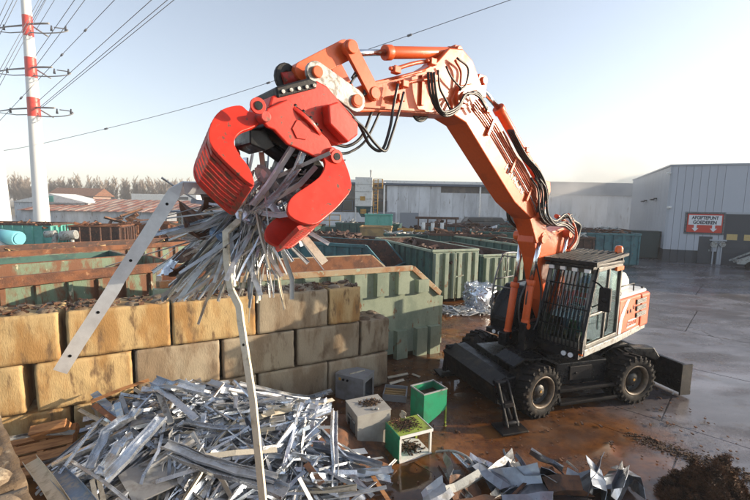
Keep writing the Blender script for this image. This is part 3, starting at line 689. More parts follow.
for x, y in ((2.0, -.1), (3.0, -.1), (3.0, .8), (2.5, -.1)): m.cyl((x, y, 5.9), (x, y, 6.9), .05, n=6)
m.bar((2, -.1, 6.9), (3, -.1, 6.9), .07); m.bar((3, -.1, 6.9), (3, .8, 6.9), .07); m.bar((2, -.1, 6.45), (3, -.1, 6.45), .07); m.build('platform', YEL, t)
# railing structure left of it
t = empty('sorting_platform', (-9.3, 38, 0), R(-2), 'dark green working platform with pale railings and junk on top beside the filter tower', 'platform')
m = MB(); m.box((0, 0, 0), (6.0, 2.4, 2.0)); m.build('base', DGREEN, t)
m = MB()
for k in range(7): m.cyl((k, 0, 2.0), (k, 0, 3.1), .06, n=6)
m.bar((0, 0, 3.1), (6, 0, 3.1), .1); m.bar((0, 0, 2.6), (6, 0, 2.6), .08); m.build('railing', OCH, t)

# ---- left background: low sheds, tent, white hall
RR = mat('faded_red_corrugated_roof', (.26, .095, .065), .7, col2=(.36, .27, .22), sc=.5, lo=.42, hi=.6, bump=.1, rnd_val=.25)
t = empty('red_roof_shed', (0, 0, 0), 0, 'long low shed with faded red corrugated roof in the left background', 'building')
m = MB(); m.box((-56, 64, 0), (-16, 80, 2.2)); m.build('wall', SHW, t)
sh = MB(); sh.prism([(0, 0), (0, .06), (10.5, 1.96), (10.5, 1.9)], 0, .62, 'x'); shm = sh.mesh('roof_sheet', RR)
m = MB()
for k in range(62):
    link_mesh('roof_sheet', shm, t, (-56 + k * .65, 63.4, 2.15 + (k % 2) * .05))
m = MB(); m.box((-56, 73.8, 4.0), (-16, 74.3, 4.15)); m.build('ridge_cap', WHT, t)
t = empty('flat_roof_shed', (0, 0, 0), 0, 'dark flat roofed long shelter left of the grapple', 'building')
m = MB(); m.box((-25, 48, 2.75), (-11, 54, 2.95)); m.build('roof', SHB, t)
m = MB(); m.box((-25, 51, 0), (-11, 53.9, 2.75)); m.build('wall', PATCHG, t)
for k in range(8): m = MB(); m.box((-25 + k * 1.95, 48.1, 0), (-24.85 + k * 1.95, 48.25, 2.75)); m.build('post', GREYP, t)
t = empty('marquee', (0, 0, 0), 0, 'white gabled marquee with turquoise mark behind the pylon foot', 'tent')
m = MB(); m.prism([(-61, 3.4), (-48, 3.4), (-54.5, 4.9)], 68, 74); m.build('roof', WHT, t)
m = MB(); m.box((-60.7, 68.3, 0), (-48.3, 73.7, 3.4)); m.build('wall', SHW, t)
m = MB(); m.box((-55.2, 67.9, 3.5), (-53.8, 67.99, 4.5)); m.build('emblem', TEAL, t)
t = empty('white_hall', (0, 0, 0), 0, 'white flat hall with a dark lettered band beyond the red roofs', 'building')
m = MB(); m.box((-90, 150, 0), (-66, 165, 6.2)); m.build('wall', WHT, t, bevel=.1)
m = MB(); m.box((-78, 149.8, 4.4), (-69, 149.95, 5.4)); m.build('sign_band', SDK, t)
t = empty('pink_house', (0, 0, 0), 0, 'small brick house with orange roof among the bare trees', 'house')
m = MB(); m.box((-120, 150, 0), (-104, 160, 5)); m.build('wall', mat('pale_brick', (.3, .2, .16), .8), t)
m = MB(); m.prism([(149, 5), (161, 5), (155, 8)], -121, -103, 'x'); m.build('roof', RUST, t)
def arch_tent(x, y, r, L, label, mt):
    t = empty('arched_tent', (x, y, 0), R(20), label, 'tent', 'arched storage tents'); m = MB(); n = 10
    pts = [(r * math.cos(math.pi * k / n), r * .62 * math.sin(math.pi * k / n) + .6) for k in range(n + 1)] + [(-r, 0), (r, 0)]
    m.prism(pts, 0, L); m.build('canopy', mt, t)
    for k in range(5): q = MB(); q.tube([(p[0] * 1.01, L * k / 4, p[1] * 1.01) for p in pts[:n + 1]], .08, 5); q.build('hoop', GREYP, t)
arch_tent(-19, 56, 3.6, 8, 'white arched tent just left of the grapple', WHT)
arch_tent(-27.5, 58, 3.2, 8, 'pale arched tent farther left beside the red roof', WHT)
for k in range(9):
    h = rnd.uniform(5, 8.5); x = -240 + k * 62 + rnd.uniform(-12, 12); W_ = rnd.uniform(18, 40)
    t = tag(MB().box((x, 330, 0), (x + W_, 350, h)).build('distant_hall', [SHW, CLG2, RR][k % 3]), 'distant low hall on the horizon', 'building', 'distant halls on the horizon')

# ---- bare poplars
BARK = mat('bare_twigs', (.30, .25, .21), .9, bump=0)
def tree_meshes(seed):
    r = random.Random(seed); T = MB(); C = MB(); H = r.uniform(11, 14.5)
    T.tube([(0, 0, 0), (.1, 0, H * .3), (0, .1, H * .6), (.05, 0, H * .92)], [.28, .22, .12, .03], 6)
    def grow(p, d, l, rad, lev):
        q = p + d * l; C.tube([p, (p + q) / 2 + Vector((r.uniform(-.05, .05), r.uniform(-.05, .05), 0)) * l, q], [rad, rad * .7, rad * .35], 3, False)
        if lev == 0: return
        for k in range(6 if lev == 2 else 6):
            t_ = r.uniform(.25, 1); a = r.uniform(0, 6.28); sp = r.uniform(.2, .55)
            nd_ = (d + Vector((math.cos(a), math.sin(a), .25)) * sp).normalized()
            grow(p + d * l * t_, nd_, l * r.uniform(.4, .6), rad * .5, lev - 1)
    for k in range(22):
        z = H * (.14 + .78 * k / 22); a = r.uniform(0, 6.28); grow(Vector((0, 0, z)), Vector((math.cos(a) * .42, math.sin(a) * .42, 1)).normalized(), r.uniform(2.2, 3.6) * (1.15 - .5 * k / 22), .13, 2)
    return T.mesh('trunk', BARK), C.mesh('crown', BARK), H
TM = [tree_meshes(s) for s in range(6)]
for k in range(180):
    x = -182 + k * .78 + rnd.uniform(-.8, .8); y = 168 + rnd.uniform(-4, 8)
    tm = TM[k % 6]; t = empty('bare_tree', (x, y, 0), rnd.uniform(0, 6.28), 'tall bare poplar on the horizon, ' + ('left of the white pylon' if x < -150 else 'just right of the white pylon' if x < -120 else 'above the white hall' if x < -88 else 'left of the grapple' if x < -60 else 'behind the grapple'), 'tree', 'bare poplars along the horizon')
    s = rnd.uniform(.78, .95); t.scale = (s, s, s); link_mesh('trunk', tm[0], t); link_mesh('crown', tm[1], t)

# ---- pylon, mast, cables
PW = mat('white_pylon_paint', (.70, .70, .68), .45, bump=.02); PR = mat('red_pylon_paint', (.55, .045, .03), .45, bump=.02)
pb = D(41.5, 212, 60); PX = pb.x; PY = 60
t = empty('power_pylon', (PX, PY, 0), 0, 'tapered white steel pylon with red bands and looped arms', 'pylon')
def prd(z): return 1.0 - .55 * z / 40
def seg(z0, z1, mt, name): m = MB(); m.cyl((0, 0, z0), (0, 0, z1), prd(z0), prd(z1), 24, False); m.build(name, mt, t)
def zy(y): return D(38, y, 60).z
bands = [(zy(37), zy(16)), (zy(78), zy(58)), (zy(117), zy(98))]
bands.sort(); z = 0
for lo, hi in bands: seg(z, lo, PW, 'shaft'); seg(lo, hi, PR, 'red_band'); z = hi
seg(z, 42, PW, 'shaft')
ARM = mat('grey_pylon_arm', (.22, .22, .22), .6)
lev = [zy(25), zy(68), zy(108)]
for z in lev:
    m = MB(); m.tube([(0, 0, z), (-3.5, .5, z - .1), (-7.5, 1, z - .6)], [.13, .1, .06], 6); m.tube([(0, 0, z - .9), (-3, .5, z - .9), (-6.3, .9, z - .5)], [.08, .07, .05], 5)
    m.tube([(.4, -.3, z), (2.5, -.8, z - .1), (3.8, -1, z - .15)], .13, 6); m.tube([(.4, .2, z), (1.6, 1, z - .9), (2.0, 1, z - 1.1)], .1, 6)
    m.tube(curve([(.2, -.3, z - 1.1), (2.3, -.6, z - 1.3), (4.6, -.5, z - 1.15), (5.6, 0, z - .7), (4.8, .5, z - .25), (3.4, .4, z - .1)], 5), .08, 5)
    m.build('arm', ARM, t)
    for x in (-6.3, -3.4, 3.3, 5.3): q = MB(); q.cyl((x, 0, z - .75), (x + .1, -.1, z - .05), .16, .08, 8); q.build('insulator', SDK, t)
pb2 = D(0.5, 212, 47)
t = empty('white_mast', (pb2.x, 47, 0), 0, 'white tapered mast foot cut by the left edge of the photo', 'mast')
m = MB(); m.cyl((0, 0, 0), (-0.3, 0, 26), .98, .42, 24, False); m.build('shaft', PW, t)
m = MB(); m.box((-.1, -1.0, 4.3), (.35, -.9, 5.2)); m.build('marker_plate', YEL, t)
CAB = mat('cable', (.10, .11, .13), .6, bump=0)
def cable(pts, r, label, group, knots=()):
    P = curve([D(*p) for p in pts], 8) if len(pts) > 2 else [D(*p) for p in pts]
    m = MB(); m.tube(P, r, 5)
    for k in knots:
        p = P[int(k * (len(P) - 1))]; q = P[min(len(P) - 1, int(k * (len(P) - 1)) + 1)]; d = (q - p).normalized() if (q - p).length > 0 else Vector((1, 0, 0)); m.cyl(p - d * .25, p + d * .25, r * 3.5, n=6)
    tag(m.build('power_cable', CAB, None), label, 'cable', group)
cable([(-30, 154, 60), (35, 145, 60), (190, 107, 56), (345, 57, 50), (470, 14, 44), (600, -32, 38)], .035, 'long single cable sagging from the pylon across the sky behind the boom', 'power lines', (.1, .3, .5, .7))
for x0, y0, x1, y1 in ((36, 103, 158, -6), (40, 107, 172, -4), (40, 109, 186, -10)):
    cable([(x0, y0, 60), (x1, y1, 40)], .035, 'cable of the trio rising right from the lowest pylon arm', 'trio of cables rising from the lowest arm')
cable([(-10, 131, 62), (54, 63, 56), (122, -8, 46)], .035, 'single cable with dampers crossing in front of the pylon', 'power lines', (.3, .62, .8))
for x0, y0, x1, y1 in ((34, 58, 78, 0), (36, 66, 90, -2)): cable([(x0, y0, 60), (x1 + 2, y1 - 8, 48)], .035, 'cable of the pair rising right from the middle pylon arm', 'pair of cables from the middle arm')
for x0, y0, x1, y1 in ((-8, 92, 45, -6), (-8, 84, 42, -6), (-8, 100, 49, -6)): cable([(x0, y0, 50), (x1, y1, 58)], .032, 'cable of the trio crossing steeply left of the pylon', 'steep cables left of the pylon')
for x0, y0, x1, y1 in ((-6, 46, 20, -6), (-6, 38, 16, -6), (-6, 28, 10, -6)): cable([(x0, y0, 44), (x1, y1, 44)], .028, 'cable of the bundle in the top left corner of the photo', 'corner bundle of cables')
for x0, y0, x1, y1 in ((30, 25, 48, -6), (36, 30, 58, -6)): cable([(x0, y0, 60), (x1, y1, 55)], .03, 'short visible cable rising from the top pylon arm', 'cables from the top arm')

# ---- distant and middle scrap
def heap(cx, cy, rx, ry, h, n, mt, label, seed, name='scrap_heap', sz=1.0):
    r = random.Random(seed); m = MB()
    for k in range(n):
        a = r.uniform(0, 6.28); q = math.sqrt(r.random()); x, y = cx + math.cos(a) * q * rx, cy + math.sin(a) * q * ry
        z = h * (1 - q ** 1.6) * r.uniform(.5, 1.0) + .1; l = r.uniform(.15, .8) * sz; an = r.uniform(0, 6.28)
        dv = Vector((math.cos(an), math.sin(an), r.uniform(-.6, .7))) * l; p = Vector((x, y, z))
        m.bar(p - dv, p + dv, r.uniform(.04, .4) * sz, r.uniform(.02, .16) * sz, (r.uniform(-1, 1), r.uniform(-1, 1), 1))
    o = m.build(name, mt); return tag(o, label, 'scrap', None, 'stuff')
heap(8, 41, 13, 4, 2.5, 700, DRUST, 'dark mixed scrap lying before the long shed', 61)
heap(13, 40, 9, 3, 2.3, 260, GALV2, 'pale metal scrap scattered before the long shed', 62)
heap(20, 42, 7, 4, 2.4, 260, BROWNM, 'brown scrap heap in the dust right of the boom', 63)
heap(-19, 31, 4, 2, 3.2, 120, BROWNM, 'rusty beams piled above the far left containers', 64)
heap(-15, 26, 3, 2, 1.6, 90, BROWNM, 'dark vehicle wreck parts behind the left containers', 65)
heap(-8, 27, 5, 3, 1.6, 160, DRUST, 'dark scrap behind the held strips', 66)
# machinery in the middle distance
t = empty('parked_machine', (9.6, 43, 0), R(5), 'dark parked loader with cabin before the pale shed wall', 'machine')
m = MB(); m.box((0, 0, .8), (4.6, 2, 2.5)); m.prism([(0, 2.5), (4.4, 2.5), (4.0, 3.0), (.4, 3.0)], .1, 1.9); m.build('body', SHD, t, bevel=.1)
m = MB(); m.box((4.7, .2, 1), (8.6, 1.9, 2.6)); m.build('engine_block', BGREEN, t, bevel=.1)
m = MB(); m.box((4.9, .5, 2.6), (5.7, 1.2, 4.1)); m.box((4.8, .3, 4.1), (5.5, 1.0, 4.5)); m.build('cabin', SHD, t, bevel=.05)
for x in (.8, 3.6, 6.0): m = MB(); m.cyl((x, -.1, .6), (x, .3, .6), .6, n=16); m.build('wheel', RUB, t)
t = empty('gantry_frame', (3.6, 34.6, 0), R(0), 'dark steel frame of posts with white canisters behind the yellow skips', 'frame')
m = MB()
for k in range(5): m.box((k * .8, 0, 0), (k * .8 + .12, .12, 3.0))
m.box((-.2, 0, 3.0), (3.5, .2, 3.2)); m.build('frame', DRUST, t)
for k in range(3): m = MB(); m.cyl((.5 + k * .8, .1, 1.6), (.5 + k * .8, .1, 2.7), .16, n=10); m.build('canister', WHT, t)
t = empty('blue_pump', D(18, 236, 24) * 1.0, R(-10), 'light blue pump with barrel and pale chute in front of the turquoise container', 'pump')
LB = mat('light_blue_paint', (.14, .42, .50), .45)
m = MB(); m.cyl((-1.9, 0, 0), (.05, 0, -.15), .42, n=18); m.cyl((.05, 0, -.15), (.12, 0, -.16), .33, n=18); m.build('barrel', LB, t)
m = MB(); m.bar((-1.0, -.3, -.2), (-.1, -.4, -1.9), .45, .2); m.build('chute', WHT, t)
m = MB(); m.box((-.7, -.6, -2.05), (.4, 0, -1.5)); m.build('motor', TEAL, t, bevel=.05)
m = MB(); m.box((-1.3, -.1, -3.0), (-1.1, .1, -.3)); m.box((-.3, -.1, -3.0), (-.1, .1, -.3)); m.build('stand', BLKD, t)
t = empty('valve_assembly', D(61, 236, 25.5), R(8), 'grey valve and motor assembly on the rim of the turquoise container', 'valve')
m = MB(); m.cyl((-.9, 0, .1), (-.3, 0, .15), .22, n=10); m.cyl((0, 0, 0), (.9, 0, .1), .3, n=12); m.cyl((-.3, 0, .1), (-.5, 0, -.9), .16, n=8); m.cyl((.6, 0, 0), (.7, 0, -.9), .12, n=8); m.box((-1.1, -.3, -1.1), (1.4, .3, -.9)); m.build('casing', GREYP, t, bevel=.02)
# ================================================================ EXCAVATOR
UP = Vector((-.785, -.62, 0)); EXC = Vector((4.42, 9.5, 0)); EA = math.atan2(UP.y, UP.x)
ex = empty('wheeled_excavator', EXC, EA, 'orange and black wheeled excavator with caged cab and red grapple full of metal strips', 'excavator')
def loc3(x, y, v):      # image point -> local (u, v, z) on the plane at lateral offset v
    nn_ = Vector((-UP.y, UP.x, 0)); P = PLN(x, y, EXC - nn_ * 0 + Vector((.62, -.785, 0)) * v, (.62, -.785, 0)); q = P - EXC
    return Vector((q.dot(UP), v, P.z))
# --- undercarriage (turned 22 degrees against the upper structure)
CM = Matrix.Translation((.38, .07, 0)) @ Matrix.Rotation(R(-22), 4, 'Z')
def C(): return MB(CM)
m = C(); m.prism([(-1.5, .55), (1.5, .55), (1.75, .75), (1.7, 1.0), (-1.75, 1.0), (-1.8, .7)], -.48, .48); m.box((-.7, -.75, .95), (.7, .75, 1.08)); m.build('chassis_frame', BLK, ex, bevel=.02)
m = C(); m.cyl((0, 0, 1.05), (0, 0, 1.2), .62, n=32); m.build('slewing_ring', BLKD, ex)
for sx in (-1.2, 1.22):
    m = C(); m.cyl((sx, -.8, .53), (sx, .8, .53), .13, n=12); m.cyl((sx, -.16, .53), (sx, .16, .53), .24, n=14); m.box((sx - .12, -.5, .4), (sx + .12, .5, .66)); m.build('axle', BLKD, ex, bevel=.01)
# tyre mesh
def tyre():
    m = MB(); W = .58
    prof = [(.30, -W * .42), (.36, -W * .5), (.45, -W * .52), (.495, -W * .47), (.505, -W * .3), (.505, W * .3), (.495, W * .47), (.45, W * .52), (.36, W * .5), (.30, W * .42)]
    m.lathe(prof, 40, None, True, True)
    for k in range(22):
        for s in (-1, 1):
            a = 2 * math.pi * (k + (.5 if s > 0 else 0)) / 22
            M_ = Matrix.Rotation(-a, 4, 'Y') @ Matrix.Translation((.513, s * W * .27, 0)) @ Matrix.Rotation(R(18) * s, 4, 'X')
            m.add([(-.03, -.125, -.032), (.028, -.115, -.024), (.028, .115, -.024), (-.03, .125, -.032), (-.03, -.125, .032), (.028, -.115, .024), (.028, .115, .024), (-.03, .125, .032)],
                  [(0, 3, 2, 1), (4, 5, 6, 7), (0, 1, 5, 4), (1, 2, 6, 5), (2, 3, 7, 6), (3, 0, 4, 7)], False, M_)
            M2 = Matrix.Rotation(-a, 4, 'Y') @ Matrix.Translation((.465, s * W * .5, 0))
            m.cbox((0, 0, 0), (.07, .035, .05), M2)
    return m.mesh('tyre', RUB)
TY = tyre()
m = MB(); m.lathe([(.31, -.22), (.335, -.2), (.335, .26), (.315, .265), (.295, .25), (.28, .1), (.2, .06), (.17, .1), (.0, .1)], 32); RM = m.mesh('rim', RIM)
m = MB(); m.lathe([(.337, .255), (.342, .272), (.312, .276), (.292, .256), (.283, .15), (.29, .148), (.30, .25)], 40, None, True, True); RL = m.mesh('rim_lip', RIMT)
m = MB(); m.lathe([(.15, .1), (.15, .16), (.11, .2), (.06, .21), (.0, .21)], 20)
for k in range(10):
    a = k * .628; m.cyl((.125 * math.cos(a), .15, .125 * math.sin(a)), (.125 * math.cos(a), .185, .125 * math.sin(a)), .014, n=6)
    m.cyl((.24 * math.cos(a), .07, .24 * math.sin(a)), (.24 * math.cos(a), .105, .24 * math.sin(a)), .016, n=6)
HB = m.mesh('hub', RIM)
m = MB(); m.cyl((.0, .21, 0), (0, .225, 0), .028, n=10); HC = m.mesh('hub_cap', YEL)
for sx, st in ((-1.2, 0), (1.22, 0)):
    for sy in (1, -1):
        wh_ = bpy.data.objects.new('wheel', None); COL.objects.link(wh_); wh_.parent = ex
        q = CM @ Vector((sx, sy * .985, .53)); wh_.location = q; wh_.rotation_euler = (0, R(17 * sx), R(-22) + (R(180) if sy < 0 else 0) + R(11 if sx > 0 else 0))
        for nm, me in (('tyre', TY), ('rim', RM), ('rim_lip', RL), ('hub', HB), ('hub_cap', HC)): link_mesh(nm, me, wh_)
# side boxes, steps, fenders
m = C(); m.box((-.62, .5, .5), (.68, 1.0, .98)); m.build('side_box', BLK, ex, bevel=.02)
m = C(); m.box((-.62, -1.0, .5), (.68, -.5, .98)); m.build('side_box', BLK, ex, bevel=.02)
m = C(); m.box((-.2, 1.0, .6), (.35, 1.03, .9)); m.cyl((.2, 1.03, .75), (.2, 1.05, .75), .03, n=8); m.build('box_lid', BLKD, ex, bevel=.01)
for z, y in ((.46, 1.22), (.2, 1.26)):
    m = C(); m.box((-.72, y - .22, z), (.74, y, z + .035)); m.box((-.72, y - .03, z), (.74, y, z + .07)); m.build('step', BLKD, ex)
m = C()
for x in (-.7, .7): m.bar((x, 1.2, .2), (x, 1.02, .75), .05)
m.build('step_bracket', BLK, ex)
m = C(); m.prism([(.62, .98), (1.0, 1.16), (1.5, 1.18), (1.75, 1.05), (1.75, 1.01), (1.5, 1.14), (1.0, 1.12), (.62, .94)], .4, 1.05); m.build('fender', BLK, ex)
m = C(); m.prism([(-.62, .98), (-1.0, 1.16), (-1.4, 1.18), (-1.75, .95), (-1.75, .91), (-1.4, 1.14), (-1.0, 1.12), (-.62, .94)], .35, .8); m.build('fender', BLK, ex)
# front outrigger beam with its slanted plate
m = C(); m.prism([(1.72, .4), (2.0, .35), (2.12, .64), (2.0, .84), (1.72, .88)], -.95, 1.12); m.build('outrigger_beam', BLK, ex, bevel=.02)
m = C(); m.add([(1.95, -.98, .86), (1.95, 1.12, .90), (2.22, 1.12, .74), (2.28, -.98, .70), (1.95, -.98, .83), (1.95, 1.12, .87), (2.22, 1.12, .71), (2.28, -.98, .67)], [(0, 1, 2, 3), (7, 6, 5, 4), (3, 2, 6, 7), (0, 3, 7, 4), (1, 0, 4, 5), (2, 1, 5, 6)]); m.build('top_plate', BLKD, ex)
m = C(); m.add([(2.22, 1.12, .73), (2.28, -.98, .69), (2.16, -.9, .22), (2.06, 1.0, .28), (2.19, 1.12, .73), (2.25, -.98, .69), (2.13, -.9, .22), (2.03, 1.0, .28)], [(0, 1, 2, 3), (7, 6, 5, 4), (0, 3, 7, 4), (2, 6, 7, 3), (1, 5, 6, 2)]); m.build('front_plate', BLKD, ex)
for sy, lat in ((1, 1.5), (-1, 1.12)):
    lg = C(); A = Vector((2.0, sy * (1.1 if sy > 0 else .95), .78)); B = Vector((2.1, sy * lat, .1))
    for o in (-.11, .11): lg.prism([(A.y - .07 * sy, A.z + .07), (A.y + .1 * sy, A.z + .03), (B.y + .08 * sy, B.z + .02), (B.y - .09 * sy, B.z + .02), (B.y - .12 * sy, B.z + .35)], 2.05 + o - .02, 2.05 + o + .02, 'x')
    lg.box((1.95, min(A.y, B.y) + .12, .42), (2.15, max(A.y, B.y) - .08, .5)); lg.cyl((1.9, A.y, A.z), (2.2, A.y, A.z), .06, n=12); lg.cyl((1.9, B.y, B.z + .06), (2.2, B.y, B.z + .06), .05, n=12)
    lo = lg.build('outrigger_leg', BLKD, ex, bevel=.008)
    p = C(); p.prism([(1.78, lat * sy - .2), (2.34, lat * sy - .22), (2.36, lat * sy + .2), (1.8, lat * sy + .2)], .0 + .045, .085, 'z'); p.build('foot_plate', BLKD, lo, bevel=.01)
    p = C(); p.cyl(A + Vector((.05, -.0 * sy, -.1)), B + Vector((-.04, -.02 * sy, .12)), .05, n=12); p.build('outrigger_cylinder', BLKD, lo)
    p = C(); p.cbox((2.14, sy * 1.1, .72), (.03, .05, .07)); p.build('reflector', RED, lo)
# rear dozer blade
m = C(); m.prism([(-2.55, .1), (-2.7, .12), (-2.62, .38), (-2.68, .74), (-2.54, .76), (-2.48, .4)], -1.3, 1.3); m.build('dozer_blade', BLK, ex, bevel=.012)
m = C()
for y in (-1.31, 1.29): m.box((-2.72, y, .08), (-2.42, y + .03, .78))
m.box((-2.76, -1.3, .06), (-2.6, 1.3, .14)); m.build('blade_edge', BLKD, ex)
m = C()
for y in (-.5, .5): m.prism([(-1.6, .45), (-1.6, .8), (-2.0, .86), (-2.5, .5), (-2.5, .3), (-2.0, .5)], y - .07, y + .07)
m.cyl((-1.7, .0, .95), (-2.45, 0, .55), .08, n=12); m.build('blade_arm', BLK, ex, bevel=.01)
m = C(); m.prism([(-1.3, 1.1), (-2.2, 1.02), (-2.4, .78), (-2.3, .7), (-1.9, .85), (-1.3, .95)], .55, .8); m.build('blade_guard', BLK, ex, bevel=.02)

# --- upper structure
U = MB
m = U(); m.prism([(-2.15, -.9), (-1.6, -1.15), (.95, -1.12), (1.05, -.9), (1.05, -.45), (.35, -.35), (.35, .18), (1.15, .18), (1.17, 1.12), (-1.5, 1.16), (-2.15, .95)], 1.2, 1.34, 'z'); m.build('deck', BLK, ex, bevel=.012)
m = U(); m.prism([(-2.2, 1.1), (-.45, 1.16), (1.18, 1.15), (1.18, 1.19), (-.45, 1.2), (-2.2, 1.14)], 1.22, 1.36, 'z'); m.build('deck_rail', GREYP, ex, bevel=.01)
m = U(); m.cbox((1.21, 1.13, 1.3), (.05, .08, .1)); m.build('marker_lamp', BEACON, ex)
# counterweight and housing
def rounded(u0, u1, v0, v1, r, n=5, c=(1, 1, 1, 1)):
    P = []
    for (cx, cy, a0, f) in ((u1 - r, v1 - r, 0, c[0]), (u0 + r, v1 - r, 90, c[1]), (u0 + r, v0 + r, 180, c[2]), (u1 - r, v0 + r, 270, c[3])):
        if f:
            for k in range(n + 1): a = R(a0 + 90 * k / n); P.append((cx + r * math.cos(a), cy + r * math.sin(a)))
        else: P.append((cx + (r if a0 in (0, 270) else -r), cy + (r if a0 in (0, 90) else -r)))
    return P
m = U(); m.prism(rounded(-2.42, -1.75, -1.15, 1.17, .2, 6, (0, 1, 1, 0)), 1.3, 2.14, 'z'); m.build('counterweight', OR, ex, bevel=.05, seg=3)
m = U(); m.prism(rounded(-1.75, -.5, -1.15, 1.15, .04), 1.34, 2.14, 'z'); m.build('side_housing', OR, ex, bevel=.03, seg=3)
m = U(); m.prism(rounded(-2.36, -.52, -1.08, 1.10, .2, 5, (0, 1, 1, 0)), 2.14, 2.22, 'z'); m.build('housing_top', WHT, ex, bevel=.03, seg=3)
m = U(); m.prism([(-.62, 2.2), (-.62, 2.56), (-.8, 2.66), (-1.5, 2.66), (-1.72, 2.5), (-1.8, 2.2)], -.35, .88); m.build('engine_hood', WHT, ex, bevel=.09, seg=4)
m = U(); m.cyl((-.75, .9, 2.2), (-.75, .9, 2.27), .16, n=18); m.cyl((-.75, .9, 2.27), (-.75, .9, 2.3), .1, n=14); m.build('air_intake', BLKD, ex)
m = U(); m.cyl((-1.5, -.7, 2.2), (-1.5, -.7, 2.75), .06, n=12); m.build('exhaust_pipe', BLKD, ex)
for k in range(3):
    z = 1.66 + .165 * k; u0 = -2.08 + .02 * k
    m = U(); m.box((u0, 1.155, z - .06), (u0 + .62, 1.178, z + .06)); vo = m.build('vent', BLKD, ex, bevel=.008)
    for j in range(4): q = U(); q.bar((u0 + .03, 1.182, z - .045 + .028 * j), (u0 + .6, 1.182, z - .045 + .028 * j), .012, .012); q.build('louvre', GREYP, vo)
SWH = mat('swoosh_white', (.75, .74, .70), .4, bump=0)
m = U(); m.prism([(-.52, 1.36), (-.66, 1.36), (-.70, 1.65), (-.84, 1.88), (-1.05, 2.12), (-.9, 2.12), (-.76, 2.0), (-.60, 1.82), (-.52, 1.62)], 1.152, 1.158); m.build('swoosh', SWH, ex)
m = U(); m.prism([(-.98, 1.42), (-1.5, 1.42), (-1.56, 1.60), (-1.04, 1.60)], 1.152, 1.157); m.build('model_plate', SWH, ex)
LR = Matrix.Translation((-1.27, 1.163, 1.51)) @ Matrix.Rotation(R(180), 4, 'Z') @ Matrix.Rotation(R(90), 4, 'X')
text_mesh('ZX145W', .15, .003, OR, 'lettering', ex, LR, .003, .2, .9)
for (u, z) in ((-.95, 1.78), (-1.12, 1.78), (-1.3, 1.84)): m = U(); m.box((u, 1.152, z), (u - .05, 1.164, z + .08)); m.build('latch', BLKD, ex)
m = U(); m.cyl((-2.2, 1.0, 2.2), (-2.2, 1.0, 2.26), .03); m.tube([(-.6, 1.05, 2.24), (-.6, 1.05, 2.42), (-1.5, 1.05, 2.42), (-1.5, 1.05, 2.24)], .016, 6); m.build('grab_rail', BLKD, ex)
# far side: step box with handrails, lamps
m = U(); m.prism([(1.12, 1.2), (1.12, 1.5), (.95, 1.95), (.55, 2.3), (-.6, 2.3), (-.6, 1.2)], -1.12, -.48); m.build('right_side_cover', BLK, ex, bevel=.05, seg=3)
m = U(); m.box((1.1, -1.05, 1.2), (1.35, -.42, 1.32))
for k in range(3): m.box((1.0 - .16 * k, -1.0, 1.55 + .2 * k), (1.16 - .16 * k, -.55, 1.58 + .2 * k))
m.build('access_step', BLKD, ex, bevel=.01)
for y in (-.82, -.66): m = U(); m.cyl((1.33, y, 1.26), (1.37, y, 1.26), .045, n=14); m.build('work_lamp', LAMPG, ex)
RAIL = mat('grey_handrail', (.16, .16, .16), .4, .5)
for y in (-.56, -1.06):
    m = U(); m.tube(curve([(1.16, y, 1.5), (1.12, y, 2.3), (.85, y, 2.95), (.75, y, 3.05), (.3, y, 3.05), (.2, y, 2.95), (.2, y, 2.3)], 5), .022, 8); m.tube([(1.05, y, 2.45), (.2, y, 2.45)], .018, 6); m.tube([(.6, y, 2.45), (.6, y, 3.04)], .016, 6); m.build('handrail', RAIL, ex)
m = U(); m.tube([(1.12, -.56, 2.3), (1.12, -1.06, 2.3)], .018, 6); m.build('handrail', RAIL, ex); m = U(); m.tube([(.8, -.56, 3.0), (.8, -1.06, 3.0)], .018, 6); m.build('handrail', RAIL, ex)

# --- cab
V0, V1 = .2, 1.15
def fu(z): return 1.12 - .24 * max(0, (z - 1.9)) / 1.1      # front face recedes towards the roof
m = U()
for v in (V0 + .03, V1 - .03):
    m.bar((1.08, v, 1.34), (1.1, v, 1.9), .07, .09, (1, 0, 0)); m.bar((1.1, v, 1.88), (.84, v, 2.95), .07, .09, (1, 0, 0)); m.bar((-.42, v, 1.34), (-.42, v, 2.98), .08, .08, (1, 0, 0))
    m.bar((.9, v, 2.94), (-.46, v, 3.0), .08, .1); m.bar((1.12, v, 1.38), (-.46, v, 1.38), .07, .12)
m.bar((.26, V1 - .03, 1.4), (.16, V1 - .03, 2.98), .06, .07, (1, 0, 0)); m.bar((1.08, V0, 1.38), (1.08, V1, 1.38), .08, .12); m.bar((.86, V0, 2.93), (.86, V1, 2.93), .09, .1); m.bar((-.42, V0, 1.38), (-.42, V1, 1.38), .08, .12); m.bar((-.42, V0, 2.96), (-.42, V1, 2.96), .08, .1)
m.bar((1.04, V1 - .03, 2.02), (.2, V1 - .03, 2.02), .06, .05); m.box((.1, V0, 1.34), (.98, V0 + .04, 1.9)); m.box((-.44, V0 + .05, 1.4), (-.38, V1 - .05, 2.1))
cab = m.build('cab', mat('beige_grey_cab_paint', (.12, .115, .10), .42, col2=(.06, .055, .045), sc=3), ex, bevel=.012)
m = U(); m.box((-.5, V0 - .02, 2.99), (.88, V1 + .02, 3.08)); m.build('roof', BLKD, cab, bevel=.03, seg=3)
m = U(); m.box((-.4, V0 + .05, 1.3), (1.0, V1 - .05, 1.38)); m.build('floor', BLKD, cab)
GL = bpy.data.materials.new('cab_glass'); GL.use_nodes = True; n_ = GL.node_tree.nodes; l_ = GL.node_tree.links
